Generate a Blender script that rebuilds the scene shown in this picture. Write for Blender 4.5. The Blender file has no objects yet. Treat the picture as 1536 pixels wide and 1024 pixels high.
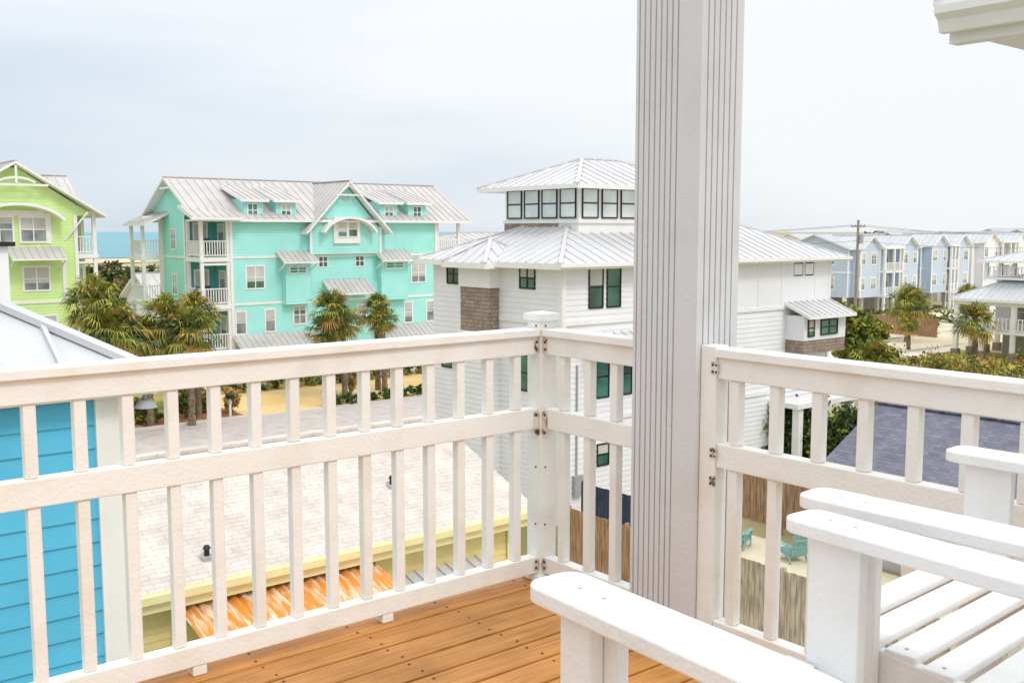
import bpy, math, random
from mathutils import Vector, Matrix
random.seed(7)
TH = math.radians(39.07)      # street grid of the town, rotated against the viewing direction
CA, SA = math.cos(TH), math.sin(TH)
scene = bpy.context.scene

# ------------------------------------------------------------------ materials
def rgb(c): return (c[0], c[1], c[2], 1.0)
def mat(name, col, rough=0.6, amt=0.06, scale=3.0, bump=0.0, bscale=40.0, metal=0.0, col2=None, detail=4, spec=0.4, thr=None, stretch=None):
    m = bpy.data.materials.new(name); m.use_nodes = True
    nt = m.node_tree; N = nt.nodes; L = nt.links
    b = N['Principled BSDF']
    b.inputs['Roughness'].default_value = rough
    b.inputs['Metallic'].default_value = metal
    b.inputs['Specular IOR Level'].default_value = spec
    tc = N.new('ShaderNodeTexCoord')
    nz = N.new('ShaderNodeTexNoise'); nz.inputs['Scale'].default_value = scale; nz.inputs['Detail'].default_value = detail
    if stretch:
        mp = N.new('ShaderNodeMapping'); mp.inputs['Scale'].default_value = stretch
        L.new(tc.outputs['Object'], mp.inputs[0]); L.new(mp.outputs[0], nz.inputs['Vector'])
    else: L.new(tc.outputs['Object'], nz.inputs['Vector'])
    rp = N.new('ShaderNodeValToRGB')
    if col2 is None:
        c1 = [max(0, x*(1-amt)) for x in col]; c2 = [min(1, x*(1+amt)) for x in col]
    else: c1, c2 = col, col2
    lo, hi = thr if thr else (0.35, 0.65)
    rp.color_ramp.elements[0].position = lo; rp.color_ramp.elements[1].position = hi
    rp.color_ramp.elements[0].color = rgb(c1); rp.color_ramp.elements[1].color = rgb(c2)
    L.new(nz.outputs['Fac'], rp.inputs['Fac']); L.new(rp.outputs['Color'], b.inputs['Base Color'])
    if bump > 0:
        n2 = N.new('ShaderNodeTexNoise'); n2.inputs['Scale'].default_value = bscale; n2.inputs['Detail'].default_value = 5
        L.new(tc.outputs['Object'], n2.inputs['Vector'])
        bp = N.new('ShaderNodeBump'); bp.inputs['Strength'].default_value = bump; bp.inputs['Distance'].default_value = 0.01
        L.new(n2.outputs['Fac'], bp.inputs['Height']); L.new(bp.outputs['Normal'], b.inputs['Normal'])
    return m

def brick_mat(name, c1, c2, mortar, bw, rh, ms=0.02, rough=0.85, plane='xy', bump=0.5, dist=0.02, wav=(0.03, 0.06, 0), wscale=5.0):
    m = bpy.data.materials.new(name); m.use_nodes = True
    nt = m.node_tree; N = nt.nodes; L = nt.links; b = N['Principled BSDF']
    b.inputs['Roughness'].default_value = rough; b.inputs['Specular IOR Level'].default_value = 0.2
    tc = N.new('ShaderNodeTexCoord'); sp = N.new('ShaderNodeSeparateXYZ'); cb = N.new('ShaderNodeCombineXYZ')
    L.new(tc.outputs['Object'], sp.inputs[0])
    if plane == 'xy': L.new(sp.outputs[0], cb.inputs[0]); L.new(sp.outputs[1], cb.inputs[1])
    elif plane == 'yx': L.new(sp.outputs[1], cb.inputs[0]); L.new(sp.outputs[0], cb.inputs[1])
    else:
        ad = N.new('ShaderNodeMath'); ad.operation = 'ADD'
        L.new(sp.outputs[0], ad.inputs[0]); L.new(sp.outputs[1], ad.inputs[1])
        L.new(ad.outputs[0], cb.inputs[0]); L.new(sp.outputs[2], cb.inputs[1])
    wz = N.new('ShaderNodeTexNoise'); wz.inputs['Scale'].default_value = wscale
    L.new(tc.outputs['Object'], wz.inputs['Vector'])
    mx = N.new('ShaderNodeVectorMath'); mx.operation = 'MULTIPLY_ADD'
    mx.inputs[1].default_value = wav
    L.new(wz.outputs['Color'], mx.inputs[0]); L.new(cb.outputs[0], mx.inputs[2])
    br = N.new('ShaderNodeTexBrick')
    br.inputs['Scale'].default_value = 1.0; br.inputs['Brick Width'].default_value = bw; br.inputs['Row Height'].default_value = rh
    br.inputs['Mortar Size'].default_value = ms; br.inputs['Mortar Smooth'].default_value = 0.6
    br.inputs['Color1'].default_value = rgb(c1); br.inputs['Color2'].default_value = rgb(c2); br.inputs['Mortar'].default_value = rgb(mortar)
    L.new(mx.outputs[0], br.inputs['Vector'])
    nz = N.new('ShaderNodeTexNoise'); nz.inputs['Scale'].default_value = 2.5; nz.inputs['Detail'].default_value = 10
    L.new(tc.outputs['Object'], nz.inputs['Vector'])
    mr = N.new('ShaderNodeMapRange'); mr.inputs[1].default_value = .3; mr.inputs[2].default_value = .7; mr.inputs[3].default_value = .84; mr.inputs[4].default_value = 1.10
    L.new(nz.outputs['Fac'], mr.inputs[0])
    ml = N.new('ShaderNodeVectorMath'); ml.operation = 'SCALE'
    L.new(br.outputs['Color'], ml.inputs[0]); L.new(mr.outputs[0], ml.inputs['Scale'])
    L.new(ml.outputs[0], b.inputs['Base Color'])
    bp = N.new('ShaderNodeBump'); bp.inputs['Strength'].default_value = bump; bp.inputs['Distance'].default_value = dist; bp.invert = True
    L.new(br.outputs['Fac'], bp.inputs['Height']); L.new(bp.outputs['Normal'], b.inputs['Normal'])
    return m

def paint_mat(name, col, dirt):
    return mat(name, dirt, 0.5, col2=col, scale=5.0, detail=8, thr=(0.28, 0.50), bump=0.22, bscale=90, spec=0.35)

def deck_mat():
    m = bpy.data.materials.new('deck_wood'); m.use_nodes = True
    nt = m.node_tree; N = nt.nodes; L = nt.links; b = N['Principled BSDF']
    b.inputs['Roughness'].default_value = 0.5; b.inputs['Specular IOR Level'].default_value = 0.3
    tc = N.new('ShaderNodeTexCoord')
    sp = N.new('ShaderNodeSeparateXYZ'); L.new(tc.outputs['Object'], sp.inputs[0])
    dv = N.new('ShaderNodeMath'); dv.operation = 'DIVIDE'; dv.inputs[1].default_value = 0.146
    of = N.new('ShaderNodeMath'); of.operation = 'ADD'; of.inputs[1].default_value = 0.076
    L.new(sp.outputs[1], of.inputs[0])
    fl = N.new('ShaderNodeMath'); fl.operation = 'FLOOR'; L.new(of.outputs[0], dv.inputs[0]); L.new(dv.outputs[0], fl.inputs[0])
    sh = N.new('ShaderNodeCombineXYZ'); m7 = N.new('ShaderNodeMath'); m7.operation = 'MULTIPLY'; m7.inputs[1].default_value = 7.3
    L.new(fl.outputs[0], m7.inputs[0]); L.new(m7.outputs[0], sh.inputs[0]); L.new(m7.outputs[0], sh.inputs[2])
    ad = N.new('ShaderNodeVectorMath'); L.new(tc.outputs['Object'], ad.inputs[0]); L.new(sh.outputs[0], ad.inputs[1])
    mp = N.new('ShaderNodeMapping'); mp.inputs['Scale'].default_value = (1.5, 42, 1); L.new(ad.outputs[0], mp.inputs[0])
    nz = N.new('ShaderNodeTexNoise'); nz.inputs['Scale'].default_value = 1.6; nz.inputs['Detail'].default_value = 8; nz.inputs['Distortion'].default_value = 1.2
    L.new(mp.outputs[0], nz.inputs['Vector'])
    rp = N.new('ShaderNodeValToRGB'); e = rp.color_ramp.elements
    e[0].position = .22; e[0].color = (0.33, 0.125, 0.03, 1); e[1].position = .8; e[1].color = (0.66, 0.33, 0.10, 1)
    e.new(.5).color = (0.54, 0.245, 0.062, 1)
    L.new(nz.outputs['Fac'], rp.inputs[0])
    wn = N.new('ShaderNodeTexWhiteNoise'); wn.noise_dimensions = '1D'; L.new(fl.outputs[0], wn.inputs['W'])
    mr = N.new('ShaderNodeMapRange'); mr.inputs[3].default_value = .84; mr.inputs[4].default_value = 1.16; L.new(wn.outputs['Value'], mr.inputs[0])
    big = N.new('ShaderNodeTexNoise'); big.inputs['Scale'].default_value = 2.6; big.inputs['Detail'].default_value = 7; L.new(tc.outputs['Object'], big.inputs['Vector'])
    mr2 = N.new('ShaderNodeMapRange'); mr2.inputs[1].default_value = .3; mr2.inputs[2].default_value = .7; mr2.inputs[3].default_value = .74; mr2.inputs[4].default_value = 1.18
    L.new(big.outputs['Fac'], mr2.inputs[0])
    mm = N.new('ShaderNodeMath'); mm.operation = 'MULTIPLY'; L.new(mr.outputs[0], mm.inputs[0]); L.new(mr2.outputs[0], mm.inputs[1])
    sc = N.new('ShaderNodeVectorMath'); sc.operation = 'SCALE'; L.new(rp.outputs[0], sc.inputs[0]); L.new(mm.outputs[0], sc.inputs['Scale'])
    L.new(sc.outputs[0], b.inputs['Base Color'])
    bp = N.new('ShaderNodeBump'); bp.inputs['Strength'].default_value = .4; bp.inputs['Distance'].default_value = .003
    L.new(nz.outputs['Fac'], bp.inputs['Height']); L.new(bp.outputs['Normal'], b.inputs['Normal'])
    return m

M = {}
M['rail'] = paint_mat('white_rail_paint', (0.86, 0.86, 0.83), (0.79, 0.76, 0.68))
M['column'] = paint_mat('column_paint_shaded', (0.66, 0.67, 0.69), (0.62, 0.625, 0.635))  # white paint greyed: the shade on the column is put into the colour
M['chair'] = paint_mat('chair_white_poly', (0.83, 0.84, 0.84), (0.77, 0.78, 0.78))
M['tchair'] = mat('teal_chair', (0.22, 0.42, 0.41), 0.5)
M['deck'] = deck_mat()
M['screw'] = mat('screw_metal', (0.10, 0.07, 0.05), 0.6, metal=0.3)
M['screwl'] = mat('screw_galv', (0.45, 0.47, 0.5), 0.4, metal=0.7)
M['rust'] = mat('rust', (0.20, 0.08, 0.03), 0.9, col2=(0.74, 0.70, 0.62), scale=28, thr=(.36, .50), detail=6)
M['trim'] = mat('white_trim', (0.83, 0.83, 0.82), 0.5, amt=.03)
M['roofm'] = mat('metal_roof', (0.52, 0.495, 0.475), 0.45, amt=.08, scale=.8, detail=8)
M['roofm2'] = mat('metal_roof_cool', (0.55, 0.57, 0.59), 0.42, amt=.06, scale=.8, detail=8)
M['roofw'] = mat('metal_roof_white', (0.62, 0.62, 0.63), 0.42, amt=.05, scale=.6, detail=8)
M['teal'] = mat('teal_siding', (0.37, 0.80, 0.75), 0.65, amt=.05, scale=.7, detail=8)
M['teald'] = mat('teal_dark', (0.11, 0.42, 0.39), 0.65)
M['green'] = mat('green_siding', (0.61, 0.82, 0.34), 0.65, amt=.05, scale=.7, detail=8)
M['blue'] = mat('blue_siding', (0.10, 0.50, 0.76), 0.5, amt=.06, scale=1.2, bump=.15, bscale=30, detail=8)
M['white'] = mat('white_siding', (0.81, 0.82, 0.85), 0.6, amt=.03, scale=.8, detail=8)
M['yellow'] = mat('yellow_siding', (0.82, 0.68, 0.30), 0.6, amt=.04)
M['cream'] = mat('cream_trim', (0.86, 0.75, 0.40), 0.5, amt=.04)
M['tblue'] = mat('townhouse_blue_hazed', (0.52, 0.62, 0.75), 0.6, amt=.04)  # siding paled to put distance haze into its colour
M['grey'] = mat('grey_siding', (0.50, 0.50, 0.51), 0.7)
M['glass'] = mat('window_glass', (0.10, 0.13, 0.14), 0.06, amt=.5, scale=.9, spec=.8, col2=(.34, .36, .35))
M['glassd'] = mat('window_glass_green_reflect', (0.015, 0.06, 0.05), 0.04, amt=.5, scale=.6, spec=.9, col2=(.06, .22, .18))  # green in the base colour stands in for teal reflections in the panes
M['glasst'] = mat('tower_glass_sky_tint', (0.62, 0.76, 0.76), 0.08, col2=(.88, .92, .92), scale=1.0, spec=.8)  # opaque panes; bright sky in and through the glass is painted as pale colour
M['blind'] = mat('window_blind', (0.52, 0.53, 0.50), 0.5, amt=.1, scale=1)
M['black'] = mat('black_frame', (0.015, 0.016, 0.018), 0.4)
M['shake'] = brick_mat('cedar_shake', (0.42, 0.34, 0.28), (0.30, 0.23, 0.19), (0.15, 0.12, 0.10), .16, .14, .012, plane='z')
M['shingle'] = brick_mat('pale_shingles', (0.68, 0.61, 0.55), (0.61, 0.545, 0.49), (0.46, 0.40, 0.355), .31, .115, .006, plane='xy', bump=.45, wav=(0.06, 0.05, 0), wscale=3.0)  # darker course lines paint the shadow along each shingle row
M['slate'] = brick_mat('slate_shingles', (0.22, 0.22, 0.27), (0.16, 0.165, 0.21), (0.11, 0.11, 0.14), .31, .13, .007, plane='yx')
M['rustroof'] = mat('rusty_corrugated', (0.74, 0.30, 0.05), 0.6, col2=(0.86, 0.76, 0.60), scale=1.2, detail=10, thr=(.47, .66), stretch=(12, 1.6, 1))
M['asphalt'] = mat('road_asphalt', (0.50, 0.45, 0.42), 0.9, amt=.10, scale=1.5, bump=.3, bscale=30, detail=8)
M['conc'] = mat('concrete', (0.62, 0.58, 0.53), 0.85, amt=.08, scale=.6, detail=8)
M['drive'] = mat('sand_driveway', (0.68, 0.45, 0.18), 0.9, col2=(0.80, 0.60, 0.29), scale=.3, detail=8)
M['lot'] = mat('shell_lot', (0.55, 0.47, 0.26), 0.9, col2=(0.74, 0.68, 0.55), scale=.12, detail=8)
M['mulch'] = mat('mulch', (0.36, 0.14, 0.06), 0.95, amt=.4, scale=4)
M['lawn'] = mat('lawn', (0.18, 0.20, 0.04), 0.95, col2=(0.50, 0.40, 0.10), scale=.5, detail=8)
M['ground'] = mat('ground_sand_grass', (0.20, 0.18, 0.06), 0.95, col2=(0.56, 0.46, 0.27), scale=.06, detail=10)
M['sea'] = mat('sea_water', (0.13, 0.34, 0.40), 0.5, amt=.08, scale=.004, spec=.3)
M['sand'] = mat('beach_sand', (0.6, 0.52, 0.38), 0.95)
M['fence'] = mat('weathered_fence', (0.44, 0.38, 0.30), 0.9, amt=.35, scale=3, stretch=(4, 4, .6))
M['fenceb'] = mat('brown_fence', (0.38, 0.24, 0.14), 0.9, amt=.3, scale=3, stretch=(4, 4, .6))
M['navy'] = mat('navy_fence', (0.035, 0.055, 0.11), 0.6, amt=.2)
M['bark'] = mat('bark', (0.20, 0.15, 0.10), 0.95, amt=.4, scale=8)
M['pole'] = mat('pole_wood', (0.28, 0.23, 0.18), 0.9)
M['f1'] = mat('foliage_dark', (0.04, 0.08, 0.018), 0.8, amt=.4, scale=2)
M['f2'] = mat('foliage_mid', (0.13, 0.17, 0.025), 0.8, amt=.4, scale=2)
M['f3'] = mat('foliage_light', (0.32, 0.31, 0.05), 0.8, amt=.3, scale=2)
M['f4'] = mat('foliage_dry', (0.46, 0.28, 0.07), 0.8, amt=.3, scale=2)
M['d1'] = mat('dune_dark', (0.07, 0.08, 0.03), 0.9, amt=.3)
M['d2'] = mat('dune_light', (0.26, 0.20, 0.07), 0.9, amt=.3)
M['h1'] = mat('far_trees', (0.20, 0.24, 0.23), 0.9, amt=.2)
M['meter'] = mat('meter_grey', (0.36, 0.37, 0.38), 0.5)
M['red'] = mat('red_paint', (0.35, 0.05, 0.04), 0.5)
M['carw'] = mat('car_paint', (0.7, 0.7, 0.72), 0.25, amt=.02, spec=.7)

# ------------------------------------------------------------------ mesh builder
WR = random.Random(99)
class MB:
    def __init__(s): s.v = []; s.f = []; s.m = []; s.ml = []
    def mi(s, k):
        if k not in s.ml: s.ml.append(k)
        return s.ml.index(k)
    def poly(s, pts, k):
        i = len(s.v); s.v += [tuple(p) for p in pts]; s.f.append(tuple(range(i, i+len(pts)))); s.m.append(s.mi(k))
    def box(s, x0, x1, y0, y1, z0, z1, k):
        if x0 > x1: x0, x1 = x1, x0
        if y0 > y1: y0, y1 = y1, y0
        i = len(s.v)
        s.v += [(x0,y0,z0),(x1,y0,z0),(x1,y1,z0),(x0,y1,z0),(x0,y0,z1),(x1,y0,z1),(x1,y1,z1),(x0,y1,z1)]
        for q in ((0,3,2,1),(4,5,6,7),(0,1,5,4),(1,2,6,5),(2,3,7,6),(3,0,4,7)):
            s.f.append(tuple(i+j for j in q)); s.m.append(s.mi(k))
    def beam(s, p, q, w, h, k, up=(0,0,1)):
        p = Vector(p); q = Vector(q); d = (q-p).normalized(); up = Vector(up)
        sd = d.cross(up)
        if sd.length < 1e-4: sd = d.cross(Vector((1,0,0)))
        sd.normalize(); u = sd.cross(d).normalized(); sd *= w/2; u *= h/2
        i = len(s.v)
        for c in (p, q):
            for a, b in ((-1,-1),(1,-1),(1,1),(-1,1)): s.v.append(tuple(c+sd*a+u*b))
        for fc in ((0,1,2,3),(7,6,5,4),(0,4,5,1),(1,5,6,2),(2,6,7,3),(3,7,4,0)):
            s.f.append(tuple(i+j for j in fc)); s.m.append(s.mi(k))
    def cyl(s, p, q, r0, r1, k, n=8):
        p = Vector(p); q = Vector(q); d = (q-p).normalized()
        a = d.cross(Vector((0,0,1)))
        if a.length < 1e-3: a = Vector((1,0,0))
        a.normalize(); b = d.cross(a); i = len(s.v)
        for c, r in ((p, r0), (q, r1)):
            for j in range(n):
                t = 2*math.pi*j/n; s.v.append(tuple(c+a*math.cos(t)*r+b*math.sin(t)*r))
        for j in range(n):
            s.f.append((i+j, i+(j+1)%n, i+n+(j+1)%n, i+n+j)); s.m.append(s.mi(k))
        s.f.append(tuple(i+n+j for j in range(n))); s.m.append(s.mi(k))
        s.f.append(tuple(i+n-1-j for j in range(n))); s.m.append(s.mi(k))
    def prism(s, outline, z0, z1, k):
        n = len(outline); i = len(s.v)
        s.v += [(x, y, z0) for x, y in outline] + [(x, y, z1) for x, y in outline]
        for j in range(n):
            s.f.append((i+j, i+(j+1)%n, i+n+(j+1)%n, i+n+j)); s.m.append(s.mi(k))
        s.f.append(tuple(i+n+j for j in range(n))); s.m.append(s.mi(k))
        s.f.append(tuple(i+n-1-j for j in range(n))); s.m.append(s.mi(k))
    # F = facade facing -y at y=c ; L = facade facing -x at x=c
    def fb(s, face, c, u0, u1, z0, z1, d0, d1, k):
        if face == 'F': s.box(u0, u1, c-d1, c-d0, z0, z1, k)
        else: s.box(c-d1, c-d0, u0, u1, z0, z1, k)
    def laps(s, face, c, u0, u1, z0, z1, k, ex=0.18, lip=0.022, cut=None):
        n = max(1, int(round((z1-z0)/ex))); dz = (z1-z0)/n
        for j in range(n):
            a = z0+j*dz; b = a+dz
            ua0, ua1 = cut(a) if cut else (u0, u1); ub0, ub1 = cut(b) if cut else (u0, u1)
            if face == 'F': P = lambda u, d, z: (u, c-d, z)
            else: P = lambda u, d, z: (c-d, u, z)
            s.poly([P(ua0, lip, a), P(ua1, lip, a), P(ub1, .002, b), P(ub0, .002, b)], k)
            s.poly([P(ua0, 0, a), P(ua1, 0, a), P(ua1, lip, a), P(ua0, lip, a)], k)
    def window(s, face, c, u, z, w, h, frame='trim', glass='glass', tw=.1, mull=1, bars=1, proud=.05):
        f = s.fb
        f(face, c, u-w/2, u+w/2, z-h/2, z+h/2, 0, proud*.45, glass)
        if glass == 'glass' or (WR.random() < .4 and glass != 'glasst'):
            bh = h*WR.choice([.25, .45, .5, .7])
            f(face, c, u-w/2, u+w/2, z+h/2-bh, z+h/2, proud*.45, proud*.45+.004, 'blind')
        f(face, c, u-w/2-tw, u-w/2, z-h/2-tw, z+h/2+tw, 0, proud, frame)
        f(face, c, u+w/2, u+w/2+tw, z-h/2-tw, z+h/2+tw, 0, proud, frame)
        f(face, c, u-w/2, u+w/2, z+h/2, z+h/2+tw, 0, proud+.003, frame)
        f(face, c, u-w/2, u+w/2, z-h/2-tw, z-h/2, 0, proud+.006, frame)
        for j in range(1, mull+1):
            x = u-w/2+w*j/(mull+1); f(face, c, x-.03, x+.03, z-h/2, z+h/2, 0, proud*.9, frame)
        for j in range(1, bars+1):
            y = z-h/2+h*j/(bars+1); f(face, c, u-w/2, u+w/2, y-.025, y+.025, 0, proud*.8, frame)
    def roof(s, pts, up, k='roofm', kt='trim', th=.16, sp=.5, rib=True):
        P = [Vector(p) for p in pts]
        nrm = (P[1]-P[0]).cross(P[2]-P[0]).normalized()
        if nrm.z < 0: P.reverse(); nrm = -nrm
        s.poly(P, k); Q = [p-Vector((0,0,th)) for p in P]; s.poly(Q[::-1], kt)
        n = len(P)
        for j in range(n): s.poly([P[j], Q[j], Q[(j+1)%n], P[(j+1)%n]], kt)
        if not rib: return
        u = Vector((up[0], up[1], 0)).normalized(); e = Vector((-u.y, u.x, 0))
        es = [p.dot(e) for p in P]; c = min(es)+sp*.5
        while c < max(es)-.05:
            hit = []
            for j in range(n):
                a, b = es[j], es[(j+1)%n]
                if (a-c)*(b-c) < 0:
                    t = (c-a)/(b-a); hit.append(P[j].lerp(P[(j+1)%n], t))
            if len(hit) >= 2 and (hit[0]-hit[1]).length > .15:
                s.beam(hit[0]+nrm*.02, hit[1]+nrm*.02, .035, .045, k, up=nrm)
            c += sp
    def gable(s, x0, x1, y0, y1, ze, zr, axis='x', **kw):
        if axis == 'x':
            ym = (y0+y1)/2
            s.roof([(x0,y0,ze),(x1,y0,ze),(x1,ym,zr),(x0,ym,zr)], (0,1), **kw)
            s.roof([(x0,y1,ze),(x1,y1,ze),(x1,ym,zr),(x0,ym,zr)], (0,-1), **kw)
            s.beam((x0,ym,zr+.01), (x1,ym,zr+.01), .22, .05, kw.get('k', 'roofm'))
        else:
            xm = (x0+x1)/2
            s.roof([(x0,y0,ze),(x0,y1,ze),(xm,y1,zr),(xm,y0,zr)], (1,0), **kw)
            s.roof([(x1,y0,ze),(x1,y1,ze),(xm,y1,zr),(xm,y0,zr)], (-1,0), **kw)
            s.beam((xm,y0,zr+.01), (xm,y1,zr+.01), .22, .05, kw.get('k', 'roofm'))
    def hip(s, x0, x1, y0, y1, ze, zr, ins=None, **kw):
        w = x1-x0; d = y1-y0; k = kw.get('k', 'roofm')
        if ins is None: ins = min(w, d)/2
        if w >= d:
            ym = (y0+y1)/2; a = (x0+ins, ym, zr); b = (x1-ins, ym, zr)
            if w-2*ins < .01: b = a
            F = [(x0,y0,ze),(x1,y0,ze),b] + ([a] if a != b else [])
            G = [(x1,y1,ze),(x0,y1,ze),a] + ([b] if a != b else [])
            s.roof(F, (0,1), **kw); s.roof(G, (0,-1), **kw)
            s.roof([(x0,y1,ze),(x0,y0,ze),a], (1,0), **kw); s.roof([(x1,y0,ze),(x1,y1,ze),b], (-1,0), **kw)
            pr = [((x0,y0,ze),a), ((x0,y1,ze),a), ((x1,y0,ze),b), ((x1,y1,ze),b)]
        else:
            xm = (x0+x1)/2; a = (xm, y0+ins, zr); b = (xm, y1-ins, zr)
            s.roof([(x0,y1,ze),(x0,y0,ze),a,b], (1,0), **kw); s.roof([(x1,y0,ze),(x1,y1,ze),b,a], (-1,0), **kw)
            s.roof([(x0,y0,ze),(x1,y0,ze),a], (0,1), **kw); s.roof([(x1,y1,ze),(x0,y1,ze),b], (0,-1), **kw)
            pr = [((x0,y0,ze),a), ((x1,y0,ze),a), ((x0,y1,ze),b), ((x1,y1,ze),b)]
        for p, q in pr+([(a, b)] if a != b else []): s.beam(Vector(p)+Vector((0,0,.02)), Vector(q)+Vector((0,0,.02)), .14, .05, k)
    def awning(s, u0, u1, zl, zh, dep, c=0, k='roofm'):
        s.roof([(u0, c-dep, zl), (u1, c-dep, zl), (u1, c-.02, zh), (u0, c-.02, zh)], (0,1), k=k, th=.1, sp=.4)
        for u in (u0+.12, u1-.12):
            s.beam((u, c-dep+.1, zl-.12), (u, c-.05, zl-.65), .07, .07, 'trim')
    def railing(s, p, q, z, h=1.0, k='trim', sp=.16, w=.05):
        p = Vector((p[0], p[1], 0)); q = Vector((q[0], q[1], 0)); d = q-p; n = max(2, int(d.length/sp))
        s.beam(p+Vector((0,0,z+h)), q+Vector((0,0,z+h)), .08, .06, k)
        s.beam(p+Vector((0,0,z+.12)), q+Vector((0,0,z+.12)), .06, .06, k)
        for j in range(1, n):
            c = p+d*j/n; s.box(c.x-w/2, c.x+w/2, c.y-w/2, c.y+w/2, z+.15, z+h-.03, k)
    def obj(s, name, parent=None, bevel=0, loc=(0,0,0), rot=0):
        me = bpy.data.meshes.new(name); me.from_pydata(s.v, [], s.f)
        for k in s.ml: me.materials.append(M[k])
        me.polygons.foreach_set('material_index', s.m); me.update()
        o = bpy.data.objects.new(name, me); scene.collection.objects.link(o)
        o.location = loc; o.rotation_euler = (0, 0, rot)
        if parent: o.parent = parent
        if bevel:
            b = o.modifiers.new('bevel', 'BEVEL'); b.width = bevel; b.segments = 2; b.limit_method = 'ANGLE'
        return o
def empty(name, loc, rot=TH):
    e = bpy.data.objects.new(name, None); e.location = loc; e.rotation_euler = (0,0,rot); scene.collection.objects.link(e); return e

# ------------------------------------------------------------------ ground, road, sea (street frame: x=a, y=b)
def sheet(name, a0, a1, b0, b1, z, k):
    m = MB(); m.poly([(a0,b0,z),(a1,b0,z),(a1,b1,z),(a0,b1,z)], k); return m.obj(name, rot=TH)
sheet('ground', -6000, 12000, -400, 14000, 0, 'ground')
m = MB(); m.poly([(-9000,384,.35),(250,384,.35),(250+.63*16000,384+.776*16000,.35),(-9000,12800,.35)], 'sea'); m.obj('sea_water', rot=TH)
sheet('beach_sand', -3000, 250, 330, 384.5, .18, 'sand')
sheet('road', -200, 400, 45.3, 51.4, .008, 'asphalt')
m = MB()
m.box(-200, 400, 45.05, 45.3, 0, .12, 'conc'); m.box(-200, 23.5, 51.4, 51.65, 0, .12, 'conc'); m.box(42, 400, 51.4, 51.65, 0, .12, 'conc')
m.obj('road_kerb', rot=TH)
sheet('road_marking', -200, 47.5, 45.75, 45.87, .013, 'trim')
sheet('sidewalk', -200, 400, 43.2, 45.0, .016, 'conc')
sheet('driveway', 23.5, 42, 51.7, 60.9, .012, 'drive')
sheet('driveway', 23.5, 42, 51.4, 51.7, .012, 'conc')
sheet('mulch_bed', 18, 23.4, 51.7, 55.0, .024, 'mulch')
sheet('lawn', -40, 23.4, 51.7, 62, .014, 'lawn')
sheet('parking_lot', 48, 190, 26, 66, .022, 'lot')
sheet('patio_paving', 18, 27, 12, 23, .012, 'lot')

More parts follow.
